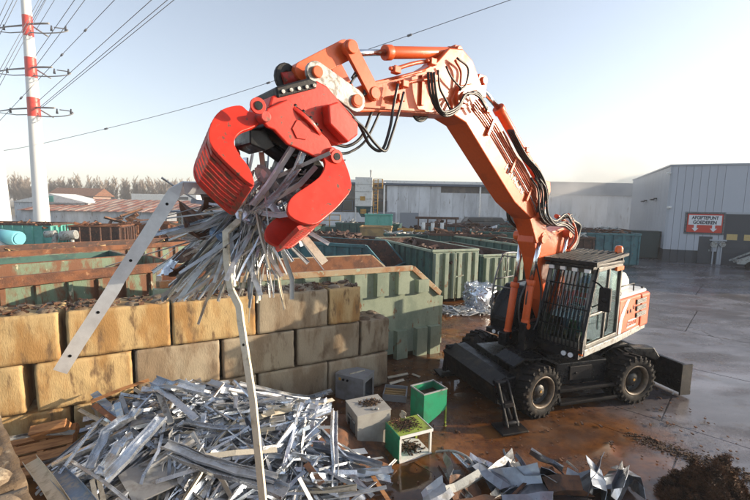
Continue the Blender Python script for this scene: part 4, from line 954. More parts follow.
gb = n_.new('ShaderNodeBsdfGlossy'); gb.inputs['Roughness'].default_value = .02; gb.inputs['Color'].default_value = (.9, .95, 1, 1); tb = n_.new('ShaderNodeBsdfTransparent'); tb.inputs['Color'].default_value = (.62, .72, .68, 1)
fr_ = n_.new('ShaderNodeFresnel'); fr_.inputs['IOR'].default_value = 1.5; mx = n_.new('ShaderNodeMixShader'); ml = n_.new('ShaderNodeMath'); ml.operation = 'MULTIPLY_ADD'; ml.inputs[1].default_value = .55; ml.inputs[2].default_value = .02
l_.new(fr_.outputs[0], ml.inputs[0]); l_.new(ml.outputs[0], mx.inputs[0]); l_.new(tb.outputs[0], mx.inputs[1]); l_.new(gb.outputs[0], mx.inputs[2]); l_.new(mx.outputs[0], n_['Material Output'].inputs[0])
m = U(); m.prism([(1.06, 1.44), (1.085, 1.9), (.845, 2.9), (.84, 2.9), (1.08, 1.9), (1.055, 1.44)], V0 + .07, V1 - .07); m.build('windscreen', GL, cab)
def pane(poly, v=V1 - .03): q = U(); q.prism(poly, v, v + .006); q.build('door_pane', GL, cab)
pane([(1.03, 2.06), (.28, 2.06), (.22, 2.9), (.82, 2.9)]); pane([(1.05, 1.46), (.32, 1.46), (.29, 1.98), (1.05, 1.98)]); pane([(.12, 1.46), (-.37, 1.46), (-.37, 2.9), (.1, 2.9)])
m = U(); m.tube([(.32, V1 + .05, 1.6), (.3, V1 + .07, 1.7), (.27, V1 + .07, 2.3), (.27, V1 + .02, 2.4)], .016, 6); m.build('door_handle', BLKD, cab)
m = U(); m.box((-.46, V1 - .02, 2.86), (-.1, V1 + .03, 2.95)); m.build('side_marker', BEACON, cab)
# front cage
GF = 1.26
def gu(z): return GF - (.10 if z < 1.9 else .10) * 0 - .44 * max(0, z - 1.55) / 1.45
m = U()
m.bar((gu(1.3), V0, 1.3), (gu(1.55), V0, 1.55), .05); m.bar((gu(1.55), V0, 1.55), (gu(3.0), V0, 3.0), .055); m.bar((gu(1.3), V1 + .02, 1.3), (gu(1.55), V1 + .02, 1.55), .05); m.bar((gu(1.55), V1 + .02, 1.55), (gu(3.0), V1 + .02, 3.0), .055)
for z in (1.33, 2.98): m.bar((gu(z), V0, z), (gu(z), V1 + .02, z), .055)
m.build('front_cage_frame', BLK, cab)
for k in range(11):
    v = V0 + (k + .75) * (V1 - V0) / 11.5; q = U(); q.bar((gu(1.3), v, 1.3), (gu(1.55), v, 1.55), .016, .03); q.bar((gu(1.55), v, 1.55), (gu(2.98), v, 2.98), .016, .03); q.build('cage_bar', BLK, cab)
for z in (1.75, 2.15, 2.6): q = U(); q.bar((gu(z) + .02, V0, z), (gu(z) + .02, V1, z), .018, .025); q.build('cage_bar', BLK, cab)
m = U()
for y in (.62, .76): m.cyl((1.24, y + .2, 1.22), (1.29, y + .2, 1.22), .05, n=14)
m.build('front_lamp', LAMPG, ex)
m = U(); m.box((1.0, .3, 1.14), (1.24, 1.1, 1.3)); m.build('lamp_bracket', BLKD, ex, bevel=.01)
# roof guard
m = U(); m.bar((1.02, V0 - .05, 3.1), (-.55, V0 - .05, 3.2), .05, .06); m.bar((1.02, V1 + .05, 3.1), (-.55, V1 + .05, 3.2), .05, .06); m.bar((1.02, V0 - .05, 3.1), (1.02, V1 + .05, 3.1), .06, .07); m.bar((-.55, V0 - .05, 3.2), (-.55, V1 + .05, 3.2), .05, .06)
for u, v in ((.85, V0), (.85, V1), (-.4, V0), (-.4, V1)): m.bar((u, v, 3.0), (u, v, 3.15), .04)
m.build('roof_guard_frame', BLKD, cab)
for k in range(9):
    v = V0 + .04 + k * .108; q = U(); q.bar((1.0, v, 3.115), (-.53, v, 3.215), .035, .05); q.build('roof_guard_bar', BLKD, cab)
for u in (.5, .0): q = U(); q.bar((u, V0, 3.07 + (1.02 - u) * .064), (u, V1, 3.07 + (1.02 - u) * .064), .03, .03); q.build('roof_guard_bar', BLKD, cab)
m = U(); m.box((.86, V0 - .03, 2.98), (1.05, V1 + .03, 3.03)); m.build('visor', BLK, cab)
for k in range(4):
    v = V0 + .1 + k * .25; q = U(); q.box((.97, v - .055, 2.9), (1.03, v + .055, 2.99)); q.box((1.03, v - .045, 2.91), (1.035, v + .045, 2.98)); q.build('roof_lamp', LAMPG, cab, bevel=.01)
m = U(); m.cyl((-.52, 1.02, 3.1), (-.52, 1.02, 3.2), .05, n=12); m.build('beacon_socket', BLK, cab)
m = U(); m.lathe([(.085, 0), (.085, .12), (.06, .17), (0, .18)], 16, Matrix.Translation((-.52, 1.02, 3.2)) @ Matrix.Rotation(R(90), 4, 'X')); m.build('beacon', BEACON, cab)
m = U(); m.tube(curve([(.95, V1, 2.75), (1.05, 1.3, 2.72), (1.0, 1.42, 2.6)], 4), .018, 6); m.tube(curve([(1.0, V1, 2.2), (1.02, 1.3, 2.3), (1.0, 1.42, 2.4)], 4), .014, 6); m.build('mirror_arm', BLK, cab)
m = U(); m.box((.93, 1.3, 2.18), (1.03, 1.52, 2.66)); m.cyl((.99, 1.42, 2.42), (1.05, 1.42, 2.42), .06, n=12); m.build('mirror', BLK, cab, bevel=.035, seg=3)
# seat and controls
m = U(); m.box((-.15, .45, 1.5), (.35, .95, 1.72)); m.prism([(-.2, 1.7), (-.05, 1.7), (-.18, 2.4), (-.32, 2.4)], .45, .95); m.build('seat', mat('seat_fabric', (.2, .15, .08), .9), cab, bevel=.05, seg=3)
m = U(); m.box((.15, .28, 1.38), (.5, .42, 1.9)); m.box((.15, .98, 1.38), (.5, 1.06, 1.85)); m.cyl((.78, .68, 1.4), (.66, .68, 1.95), .03, n=8); m.lathe([(.17, -.012), (.185, 0), (.17, .012), (.155, 0)], 20, Matrix.Translation((.64, .68, 1.98)) @ Matrix.Rotation(R(60), 4, 'Y') @ Matrix.Rotation(R(90), 4, 'X'), True, True); m.build('console', BLK, cab)

# --- lower boom
def prism(name, poly, v0, v1, mt, par, bevel=.012, seg=2): m = U(); m.prism(poly, v0, v1); return m.build(name, mt, par, bevel=bevel, seg=seg)
bc = -.12
prism('lower_boom', [(-.1, 1.5), (.35, 1.4), (.8, 2.1), (1.18, 3.1), (1.42, 3.45), (1.36, 3.68), (1.12, 3.74), (.7, 3.66), (.1, 3.75), (-.18, 3.62), (-.12, 3.3), (0, 2.7), (-.2, 2.0)], bc - .2, bc + .2, OR, ex, .02)
m = U(); m.cyl((.05, bc - .32, 1.62), (.05, bc + .32, 1.62), .12, n=16); m.build('boom_pin', OR, ex, bevel=.01); m = U(); m.cyl((1.25, bc - .34, 3.56), (1.25, bc + .34, 3.56), .11, n=20); m.build('boom_pin', OR, ex, bevel=.01); m = U(); m.cyl((-.0, bc - .26, 3.58), (0, bc + .26, 3.58), .09, n=16); m.build('boom_pin', OR, ex, bevel=.01)
prism('boom_bracket', [(-.3, 1.2), (.5, 1.2), (.3, 1.75), (-.1, 1.8)], bc - .3, bc - .22, BLK, ex); prism('boom_bracket', [(-.3, 1.2), (.5, 1.2), (.3, 1.75), (-.1, 1.8)], bc + .22, bc + .3, BLK, ex)
# --- upper boom
bv0, bv1 = -.30, .15
BP = [(4.25, 5.88), (4.17, 5.66), (3.86, 5.58), (3.2, 5.02), (2.6, 4.52), (2.3, 4.28), (1.66, 3.95), (1.3, 3.46), (1.14, 3.5), (1.12, 3.72), (1.3, 4.2), (1.5, 4.55), (2.14, 5.1), (2.94, 5.71), (3.45, 6.08), (3.75, 6.24), (4.1, 6.14)]
ub = prism('upper_boom', BP, bv0, bv1, OR, ex, .02)
m = U(); m.cyl((4.0, bv0 - .05, 5.95), (4.0, bv1 + .06, 5.95), .17, n=28); m.cyl((4.0, bv0 - .07, 5.95), (4.0, bv1 + .09, 5.95), .1, n=24); m.build('elbow_pin', OR, ub, bevel=.01)
prism('boom_bracket', [(1.0, 3.5), (1.5, 3.45), (1.8, 3.95), (1.3, 4.1)], bv1 + .002, bv1 + .05, OR, ub); prism('cylinder_lug', [(.9, 4.75), (.85, 4.55), (1.2, 4.0), (1.7, 4.6), (1.15, 4.78)], -.2, .08, OR, ub)
for a, b2 in (((3.75, 5.95), (3.55, 5.72)), ((3.7, 5.85), (3.2, 5.6))): pass
pts = [(3.6, 6.0), (3.3, 5.82), (2.9, 5.52), (2.1, 4.86), (1.65, 4.46), (1.45, 4.2)]
for k in range(5):
    o = k * .05; m = U(); m.tube(curve([(u + o * .55, bv1 + .025, z - o * .8) for u, z in pts], 4), .013, 6); m.build('hydraulic_pipe', PIPE if k % 2 == 0 else CHROME if k == 3 else PIPE, ub)
for (u, z) in ((3.15, 5.62), (2.4, 5.02), (1.8, 4.5)): m = U(); m.bar((u, bv1 + .03, z + .1), (u + .16, bv1 + .03, z - .18), .05, .05); m.build('pipe_clamp', OR, ub)
MB_ = Matrix.Translation((2.35, bv1 + .006, 4.72)) @ Matrix.Rotation(R(180), 4, 'Z') @ Matrix.Rotation(R(90), 4, 'X') @ Matrix.Rotation(R(-37.5), 4, 'Z')
text_mesh('HITACHI', .2, .002, SWH, 'lettering', ub, MB_, .004, 0, 1.0)
m = U(); m.box((1.32, bv1 + .01, 4.02), (1.5, bv1 + .12, 4.16)); m.build('boom_lamp', LAMPG, ub, bevel=.015)
m = U(); m.box((1.28, bv1 + .0, 3.98), (1.54, bv1 + .08, 4.2)); m.build('lamp_housing', OR, ub, bevel=.015)
# --- arm
AP = [(6.24, 5.66), (5.91, 5.84), (4.85, 6.24), (4.56, 6.42), (4.3, 6.68), (3.98, 6.74), (3.72, 6.62), (3.39, 6.2), (3.42, 6.06), (3.62, 5.98), (3.85, 5.72), (4.15, 5.66), (5.36, 5.54), (6.12, 5.42), (6.3, 5.46), (6.33, 5.56)]
ar = prism('arm', AP, -.26, .12, OR, ex, .018)
AP2 = [(6.1, 5.49), (4.3, 5.72), (4.3, 5.78), (6.0, 5.58)]
m = U(); m.bar((6.1, .135, 5.5), (4.2, .135, 5.69), .03, .05, (0, 1, 0)); m.bar((6.0, .135, 5.78), (4.75, .135, 6.21), .03, .04, (0, 1, 0)); m.build('arm_flange', OR, ar)
prism('arm_rib', [(4.86, 5.7), (4.92, 5.7), (4.92, 6.14), (4.86, 6.16)], .121, .16, OR, ar, .004)
prism('cylinder_lug', [(3.9, 6.5), (4.2, 6.5), (4.1, 6.8), (3.95, 6.8)], -.16, .06, OR, ar); prism('cylinder_lug', [(3.28, 6.1), (3.6, 6.05), (3.5, 6.46), (3.3, 6.46)], -.2, .1, OR, ar)
m = U(); m.cyl((3.38, -.24, 6.36), (3.38, .14, 6.36), .07, n=16); m.build('arm_pin', OR, ar, bevel=.01); m = U(); m.cyl((4.02, -.2, 6.72), (4.02, .1, 6.72), .07, n=16); m.build('arm_pin', OR, ar, bevel=.01); m = U(); m.cyl((5.84, -.34, 5.7), (5.84, .22, 5.7), .085, n=18); m.build('arm_pin', OR, ar, bevel=.01); m = U(); m.cyl((6.2, -.34, 5.52), (6.2, .3, 5.52), .085, n=18); m.build('arm_pin', OR, ar, bevel=.01)
def hyd(name, p, q, r, rod_end, rr, par, heads=True):
    p, q, e = Vector(p), Vector(q), Vector(rod_end); d = (q - p).normalized(); m = U(); m.cyl(p, q, r, n=22)
    m.cyl(q - d * .12, q, r * 1.22, n=22); m.cyl(p, p + d * .08, r * 1.12, n=22); m.cyl(p + Vector((0, -.1, 0)) - d * .05, p + Vector((0, .1, 0)) - d * .05, r * .8, n=16)
    c = m.build(name, OR, par, bevel=.006)
    m = U(); m.cyl(q, e, rr, n=18); m.build('piston_rod', CHROME, c)
    m = U(); m.cyl(e + Vector((0, -.09, 0)), e + Vector((0, .09, 0)), rr * 1.9, n=16); m.build('rod_eye', OR, c, bevel=.006)
    return c
hyd('bucket_cylinder', (4.05, -.06, 6.71), (5.48, -.06, 6.38), .088, (6.22, -.06, 6.2), .045, ex)
hyd('arm_cylinder', (1.0, -.05, 4.66), (2.72, -.05, 6.04), .092, (3.36, -.05, 6.36), .05, ex)
hyd('lift_cylinder', (1.58, .1, 1.72), (1.45, .1, 2.65), .08, (1.3, .16, 3.52), .048, ex)
hyd('lift_cylinder', (1.45, -.4, 1.35), (1.25, -.4, 2.5), .08, (1.12, -.4, 3.5), .048, ex)
hyd('positioning_cylinder', (.5, .16, 2.3), (.35, .16, 2.9), .08, (.15, .16, 3.6), .048, ex)
m = U(); m.box((1.0, -.5, 1.1), (1.65, -.3, 1.4)); m.box((1.05, 0.02, 1.1), (1.7, .18, 1.75)); m.build('cylinder_bracket', BLK, ex, bevel=.02)
# linkage
def link2(name, p, q, r1, r2, v0, v1, mt, par):
    p, q = Vector((p[0], p[1])), Vector((q[0], q[1])); d = (q - p).normalized(); a0 = math.atan2(d.y, d.x); P = []
    for k in range(9): a = a0 + R(90 + 180 * k / 8); P.append((p.x + r1 * math.cos(a), p.y + r1 * math.sin(a)))
    for k in range(9): a = a0 + R(-90 + 180 * k / 8); P.append((q.x + r2 * math.cos(a), q.y + r2 * math.sin(a)))
    return prism(name, P, v0, v1, mt, par, .008)
for v in (.14, -.34): link2('arm_link', (6.24, 6.2), (5.84, 5.7), .1, .1, v, v + .06, OR, ex)
link2('coupler_link', (6.24, 6.2), (6.86, 5.8), .13, .12, -.2, .08, OR, ex)
m = U(); m.cyl((6.24, -.36, 6.2), (6.24, .24, 6.2), .085, n=18); m.build('link_pin', OR, ex, bevel=.01)
for v in (.21, -.41): link2('quick_coupler_plate', (6.79, 5.76), (6.2, 5.53), .135, .145, v, v + .06, GREYP, ex)
m = U(); m.cyl((6.79, -.43, 5.76), (6.79, .31, 5.76), .07, n=18); m.build('coupler_pin', OR, ex, bevel=.01); m = U(); m.cyl((6.2, -.43, 5.53), (6.2, .31, 5.53), .075, n=18); m.build('coupler_pin', OR, ex, bevel=.01)
m = U(); m.cyl((6.8, -.05, 5.78), (7.1, -.05, 5.68), .085, n=18); m.build('coupler_tube', REDW, ex)
m = U()
hk = [(7.04 + .10 * math.cos(R(a)), -.05, 5.72 + .12 * math.sin(R(a))) for a in range(-120, 200, 20)]
m.sweep(hk, (0, 1, 0), [(-.05, -.03), (.05, -.03), (.05, .03), (-.05, .03)]); m.build('lifting_hook', BLKD, ex, bevel=.01)

# --- grapple (hangs from the coupler, opens in the arm plane)
m = U(); m.prism([(7.32, 5.36), (6.82, 5.56), (6.8, 5.63), (6.92, 5.66), (7.34, 5.48)], -.34, .32); m.build('coupler_block', BLKD, ex, bevel=.02)
m = U()
for k in range(5): m.cyl((7.26 - .1 * k, .32, 5.44 + .035 * k), (7.26 - .1 * k, .345, 5.44 + .035 * k), .022, n=8)
m.build('coupler_bolts', GREYP, ex)['kind'] = 'stuff'
prism('rotator_housing', [(7.42, 5.25), (7.38, 5.38), (6.92, 5.56), (6.8, 5.66), (6.66, 5.62), (6.25, 5.3), (6.2, 5.18), (6.34, 4.98), (6.5, 4.93), (6.66, 4.98), (7.0, 5.22)], -.36, .3, RED, ex, .025)
prism('hydraulic_motor_box', [(6.74, 5.36), (6.6, 5.42), (6.3, 5.2), (6.3, 5.06), (6.45, 4.95), (6.72, 5.14)], .3, .46, RED, ex, .02)
gax = Vector((.58, 0, -.81))
def disc(c, r, h, mt, name): m = U(); m.cyl(c, Vector(c) + gax * h, r, n=36); return m.build(name, mt, ex, bevel=.008)
disc((6.93, -.03, 5.2), .40, .05, BLKD, 'slewing_ring'); dd = disc((6.95, -.03, 5.17), .45, .05, RED, 'rotator_flange')
m = U()
for k in range(24):
    a = k * 2 * math.pi / 24; e1_ = Vector((0, 1, 0)); e2_ = gax.cross(e1_); p = Vector((6.93, -.03, 5.2)) + (e1_ * math.cos(a) + e2_ * math.sin(a)) * .42; m.cyl(p - gax * .0, p + gax * .05, .02, n=6)
m.build('ring_bolts', BLKD, ex)['kind'] = 'stuff'
GB = [(7.52, 5.08), (7.46, 5.22), (7.22, 5.36), (7.1, 5.28), (6.68, 4.98), (6.6, 4.86), (6.6, 4.76), (6.74, 4.7), (6.95, 4.78), (7.22, 4.86), (7.38, 5.0), (7.46, 5.02)]
for v in (.30, -.42): prism('grapple_frame', GB, v, v + .06, RED, ex, .015)
prism('grapple_frame', [(7.42, 5.05), (7.3, 5.28), (7.1, 5.26), (6.7, 4.94), (6.72, 4.8), (6.98, 4.84)], -.36, .3, BLKD, ex, .02)
m = U(); m.cyl((7.05, .36, 5.04), (7.05, .375, 5.04), .12, n=6); m.build('cover_plate', RED, ex, bevel=.005)
m = U(); m.cyl((7.5, -.46, 5.12), (7.5, .42, 5.12), .06, n=16); m.build('hinge_pin', REDW, ex, bevel=.01); m = U(); m.cyl((6.64, -.46, 4.82), (6.64, .42, 4.82), .06, n=16); m.build('hinge_pin', REDW, ex, bevel=.01)
m = U(); m.cyl((7.42, -.05, 4.95), (6.86, -.05, 4.62), .09, n=18); m.cyl((6.86, -.05, 4.62), (6.7, -.05, 4.5), .05, n=12); m.prism([(7.6, 5.0), (7.42, 5.02), (7.3, 4.85), (7.42, 4.78), (7.6, 4.84)], -.3, .2); m.prism([(6.9, 4.7), (6.76, 4.8), (6.6, 4.6), (6.7, 4.44), (6.86, 4.5)], -.3, .2); m.build('grapple_cylinder', BLK, ex, bevel=.015)
def claw(side, outer, n_sl, par=ex, vis=.42, far=-.20):
    ss = [(p.x, p.z) for p in curve([(a, 0, b) for a, b in side] + [(side[0][0], 0, side[0][1])], 4)[:-1]]
    TL = Matrix.Translation((0, .47, 4.7)) @ Matrix.Rotation(R(28), 4, 'X') @ Matrix.Translation((0, -.47, -4.7))
    m = MB(TL); m.prism(ss, vis, vis + .05); c = m.build('grapple_claw', RED, par, bevel=.008)
    m = MB(TL); m.prism(ss, far - .05, far); o = m.build('side_plate', RED, c, bevel=.012)
    # outer shell of slats running along the arc with slots in between
    P = [Vector((u, 0, z)) for u, z in outer]
    for k in range(n_sl):
        v = far + (k + .5) * (vis - far) / n_sl; wd = (vis - far) / n_sl * .60
        m = MB(TL); m.sweep([p_ + Vector((0, v, 0)) for p_ in P], (0, 1, 0), [(-.022, -wd / 2), (.022, -wd / 2), (.022, wd / 2), (-.022, wd / 2)]); m.build('slat', REDW, c)
    for i in (0, len(P) - 1): m = MB(TL); m.bar(P[i] + Vector((0, far, 0)), P[i] + Vector((0, vis, 0)), .05, .07, (P[min(i + 1, len(P) - 1)] - P[max(i - 1, 0)])); m.build('cross_bar', REDW, c)
    return c
LCp = [(7.62, 5.26), (7.70, 5.32), (7.9, 5.23), (8.03, 5.07), (8.10, 4.87), (8.07, 4.71), (7.92, 4.5), (7.80, 4.36), (7.73, 4.34), (7.75, 4.53), (7.82, 4.68), (7.85, 4.83), (7.76, 4.96), (7.62, 5.04), (7.52, 5.12), (7.53, 5.24)]
lc = claw(LCp, [(7.9, 5.215), (8.01, 5.07), (8.075, 4.87), (8.055, 4.72), (7.9, 4.5), (7.76, 4.35)], 8)
m = U(); m.cyl((7.62, .47, 5.2), (7.62, .5, 5.2), .085, n=20); m.cyl((7.62, .5, 5.2), (7.62, .505, 5.2), .05, n=20); m.build('pin_boss', RED, lc, bevel=.005)
m = U(); m.cyl((7.62, .505, 5.2), (7.62, .512, 5.2), .045, n=20); m.build('pin_hole', BLK, lc)
RCp = [(6.66, 4.87), (6.52, 4.8), (6.50, 4.39), (6.70, 4.16), (6.95, 3.98), (7.18, 3.87), (7.42, 3.98), (7.36, 4.18), (7.06, 4.38), (6.90, 4.50), (6.80, 4.65), (6.79, 4.78)]
rc = claw(RCp, [(6.53, 4.75), (6.515, 4.4), (6.70, 4.18), (6.95, 4.02), (7.12, 3.92), (7.3, 3.86)], 8)
m = U(); m.cyl((6.64, .47, 4.76), (6.64, .5, 4.76), .085, n=20); m.build('pin_boss', RED, rc, bevel=.005)
m = U(); m.cyl((6.64, .5, 4.76), (6.64, .507, 4.76), .045, n=20); m.build('pin_hole', BLK, rc)

# --- hoses
def hose(pts, v=.22, r=.022, dv=0):
    m = U(); P = [loc3(x, y, v + dv * math.sin(math.pi * i / (len(pts) - 1))) for i, (x, y) in enumerate(pts)]; m.tube(curve(P, 6), r, 7); return m.build('hydraulic_hose', HOSE, ex)
hose([(398, 84), (394, 104), (390, 128), (382, 150), (370, 145), (360, 126), (346, 109), (337, 107)], .25)
hose([(404, 92), (399, 112), (391, 138), (385, 151), (374, 142), (364, 128), (352, 118)], .3, .02)
hose([(372, 112), (362, 136), (348, 146), (334, 144)], .1, .022)
hose([(380, 112), (366, 140), (350, 152), (338, 153), (330, 148)], .05, .018)
for k in range(3): hose([(428 + 3 * k, 72), (430 + 3 * k, 92), (436 + 2 * k, 108), (446, 116 - k * 2), (458, 110 - 2 * k), (466, 96 - k), (478, 92 + k * 2), (487, 108 + k)], .27 + .04 * k, .021)
hose([(438, 70), (440, 88), (446, 100), (452, 113)], .22, .018); hose([(457, 58), (468, 68), (466, 84), (460, 90)], .22, .018); hose([(446, 66), (452, 78), (461, 88)], .22, .016)
for k in range(3): hose([(412 + 2 * k, 109), (415 + k, 118), (421, 121 - k * 2), (427 - k, 117), (428 - 2 * k, 108)], -.1, .02)
for k in range(4): hose([(508 + k * 1.5, 130), (520 + k * 2, 155), (534 + k * 2, 172), (540 + 2.5 * k, 192), (538 + 3 * k, 212), (546 + 3 * k, 224 - k), (560 + 2 * k, 220 - k * 2), (572, 214 + k * 3)], .2 + .05 * k, .022)
for k in range(3): hose([(531 + k * 4, 178), (538 + 4 * k, 190), (540 + 4 * k, 214), (550 + k * 3, 225), (565, 222 + k * 2), (574, 228 + k * 3)], .28 + .04 * k, .02)
for k in range(2): hose([(507 + k * 2, 208), (508 + 2 * k, 218), (514 + 2 * k, 226), (524, 230)], -.3, .02)
for k in range(3): hose([(570 + k, 216 + 2 * k), (578 + k, 226), (578 - k, 240), (572 - 2 * k, 252)], .0 + .05 * k, .03)
for a in ([(352, 78), (360, 68), (370, 76), (370, 90), (362, 96)], [(350, 84), (358, 75), (365, 84), (364, 96)]): hose(a, .15, .016)
def opipe(pts, v=.2, r=.02): m = U(); P = [loc3(x, y, v) for x, y in pts]; m.tube(curve(P, 5), r, 7); m.build('hydraulic_pipe', PIPE, ex)
opipe([(392, 70), (415, 63), (436, 60)], .14, .03); opipe([(396, 78), (425, 70)], .2, .02); opipe([(402, 88), (410, 82), (436, 78)], .2, .02); opipe([(455, 60), (461, 72), (460, 88)], .2, .02)
opipe([(524, 160), (534, 163), (540, 172)], .1, .03); opipe([(531, 170), (540, 176), (538, 190)], .1, .022); opipe([(556, 216), (566, 222), (572, 236), (566, 248)], .1, .05); opipe([(568, 214), (575, 228), (576, 240), (568, 252)], .2, .03)
for (x, y) in ((396, 70), (404, 84), (400, 98), (432, 62), (433, 78), (487, 110), (526, 150), (540, 205)):
    p = loc3(x, y, .19); m = U(); m.cbox(p, (.12, .1, .1)); m.cyl(p + Vector((.06, 0, 0)), p + Vector((.12, 0, 0)), .03, n=8); m.build('hose_fitting', OR, ex, bevel=.012)
hose([(527, 282), (520, 300), (519, 320), (524, 335)], .05, .018); hose([(536, 262), (541, 290), (538, 318), (533, 330)], .2, .018); hose([(534, 275), (526, 300), (530, 325)], .1, .016)

# --- operator
def skin_body(name, bones, mt, parent=None, loc=(0, 0, 0), rot=(0, 0, 0), sub=2):
    """bones: list of chains [(pos, radius), ...]; shared joints by identical positions"""
    idx = {}; vs = []; rs = []; es = []
    for ch in bones:
        prev = None
        for p, r_ in ch:
            k = tuple(round(c, 4) for c in p)
            if k not in idx: idx[k] = len(vs); vs.append(p); rs.append(r_)
            if prev is not None: es.append((prev, idx[k]))
            prev = idx[k]
    me = bpy.data.meshes.new(name); me.from_pydata(vs, es, []); me.materials.append(mt)
    o = link_mesh(name, me, parent, loc, rot); sk = o.modifiers.new('skin', 'SKIN')
    for i, v in enumerate(me.skin_vertices[0].data if me.skin_vertices else []): v.radius = (rs[i], rs[i])
    if not me.skin_vertices:
        pass
    s2 = o.modifiers.new('sub', 'SUBSURF'); s2.levels = sub; s2.render_levels = sub
    me2 = bpy.data.meshes.new_from_object(o.evaluated_get(bpy.context.evaluated_depsgraph_get())) if me.skin_vertices else None
    if me2: o.modifiers.clear(); o.data = me2; me2.materials.clear(); me2.materials.append(mt)
    for p in o.data.polygons: p.use_smooth = True
    return o
SKIN = mat('skin', (.42, .24, .17), .6, bump=0); JACK = mat('red_jacket', (.8, .07, .03), .8, bump=.3); TROU = mat('blue_trousers', (.05, .12, .25), .85)
def person_mesh(parent):
    m = U()     # body: trunk, thighs, calves and arms as lofted tubes joined at the joints
    return m
pn = empty('person', EXC + (Matrix.Rotation(EA, 3, 'Z') @ Vector((.38, .78, 1.84))), EA, 'operator in a red jacket sitting behind the bars of the excavator cab', 'person')
bm = bmesh.new(); bm.free()
def skin_obj(name, chains, mt):
    o = None
    me = bpy.data.meshes.new(name); idx = {}; vs = []; rs = []; es = []
    for ch in chains:
        prev = None
        for p, r_ in ch:
            k = tuple(round(c, 4) for c in p)
            if k not in idx: idx[k] = len(vs); vs.append(p); rs.append(r_)
            if prev is not None: es.append((prev, idx[k]))
            prev = idx[k]
    me.from_pydata(vs, es, [])
    o = link_mesh(name, me, None); o.modifiers.new('skin', 'SKIN'); sb = o.modifiers.new('sub', 'SUBSURF'); sb.levels = 2; sb.render_levels = 2
    b2 = bmesh.new(); b2.from_mesh(me); ly = b2.verts.layers.skin.verify()
    for i, v in enumerate(b2.verts): v[ly].radius = (rs[i], rs[i]); v[ly].use_root = (i == 0)
    b2.to_mesh(me); b2.free()
    dg = bpy.context.evaluated_depsgraph_get(); dg.update(); me2 = bpy.data.meshes.new_from_object(o.evaluated_get(dg)); o.modifiers.clear(); o.data = me2
    me2.materials.clear(); me2.materials.append(mt)
    for p in me2.polygons: p.use_smooth = True
    o.parent = pn; return o
pel = ((0, 0, .1), .14)
skin_obj('body', [[pel, ((.02, 0, .3), .15), ((.0, 0, .46), .16), ((0, 0, .58), .06), ((.02, 0, .68), .06)], [((.02, 0, .3), .15), ]], SKIN) if False else None
skin_obj('body', [[pel, ((.0, 0, .28), .14), ((-.02, 0, .46), .15), ((.0, 0, .6), .055), ((.02, 0, .68), .085), ((.02, 0, .78), .09)],
                  [pel, ((.12, .1, .08), .1), ((.48, .14, .12), .075), ((.5, .14, -.28), .05), ((.6, .14, -.32), .045)], [pel, ((.12, -.1, .08), .1), ((.48, -.14, .12), .075), ((.5, -.14, -.28), .05), ((.6, -.14, -.32), .045)],
                  [((-.02, 0, .46), .15), ((0, .2, .48), .07), ((.12, .26, .24), .055), ((.36, .24, .2), .04), ((.42, .24, .21), .038)], [((-.02, 0, .46), .15), ((0, -.2, .48), .07), ((.12, -.28, .24), .055), ((.36, -.26, .2), .04), ((.42, -.26, .21), .038)]], SKIN)
skin_obj('jacket', [[((0, 0, .1), .155), ((.0, 0, .28), .16), ((-.02, 0, .46), .17), ((-.005, 0, .56), .085)], [((-.02, 0, .46), .17), ((0, .2, .48), .085), ((.12, .26, .24), .07), ((.34, .24, .2), .055)], [((-.02, 0, .46), .17), ((0, -.2, .48), .085), ((.12, -.28, .24), .07), ((.34, -.26, .2), .055)]], JACK)
skin_obj('trousers', [[((0, 0, .08), .15), ((.12, .1, .08), .11), ((.48, .14, .12), .085), ((.5, .14, -.26), .065)], [((0, 0, .08), .15), ((.12, -.1, .08), .11), ((.48, -.14, .12), .085), ((.5, -.14, -.26), .065)]], TROU)
m = U(); m.lathe([(.0, .13), (.06, .12), (.1, .07), (.115, 0), (.14, -.02), (.115, -.02)], 16, Matrix.Translation((.03, 0, .78)) @ Matrix.Rotation(R(90), 4, 'X')); m.build('cap', TROU, pn)
m = U(); m.cbox((-.02, 0, .42), (.34, .38, .03)); m.cbox((-.0, 0, .25), (.33, .36, .03)); m.build('reflective_band', SWH, pn, bevel=.005)
# ================================================================ SCRAP
def prof_u(w_, h, t=.004): return [(-w_ / 2, 0), (w_ / 2, 0), (w_ / 2, h), (w_ / 2 - t, h), (w_ / 2 - t, t), (-w_ / 2 + t, t), (-w_ / 2 + t, h), (-w_ / 2, h)]
def prof_f(w_, t=.004): return [(-w_ / 2, 0), (w_ / 2, 0), (w_ / 2, t), (-w_ / 2, t)]
def prof_l(w_, h, t=.004): return [(-w_ / 2, 0), (w_ / 2, 0), (w_ / 2, t), (-w_ / 2 + t, t), (-w_ / 2 + t, h), (-w_ / 2, h)]
def bent(p, q, r, seg=3, amp=.03, kink=0):
    p, q = Vector(p), Vector(q); d = q - p; L_ = d.length; out_ = []
    ax = Vector((r.uniform(-1, 1), r.uniform(-1, 1), r.uniform(-1, 1))).normalized()
    for i in range(seg + 1):
        t_ = i / seg; out_.append(p + d * t_ + ax * math.sin(math.pi * t_) * amp * L_ * r.uniform(.2, 1.2) + Vector((r.gauss(0, 1), r.gauss(0, 1), r.gauss(0, 1))) * kink * L_)
    return out_
def strip(mb, p, q, r, w_, kind, amp=.03, kink=.008, up=None, seg=3):
    up = up or Vector((r.gauss(0, 1), r.gauss(0, 1), r.gauss(0, 1.4))).normalized(); P = bent(p, q, r, seg, amp, kink)
    ups = [(Vector(up) + Vector((r.gauss(0, .12), r.gauss(0, .12), r.gauss(0, .12)))).normalized() for _ in P]
    pr = prof_u(w_, w_ * r.uniform(.3, .5)) if kind == 0 else prof_f(w_) if kind == 1 else prof_l(w_, w_ * .6)
    mb.sweep(P, ups, pr)
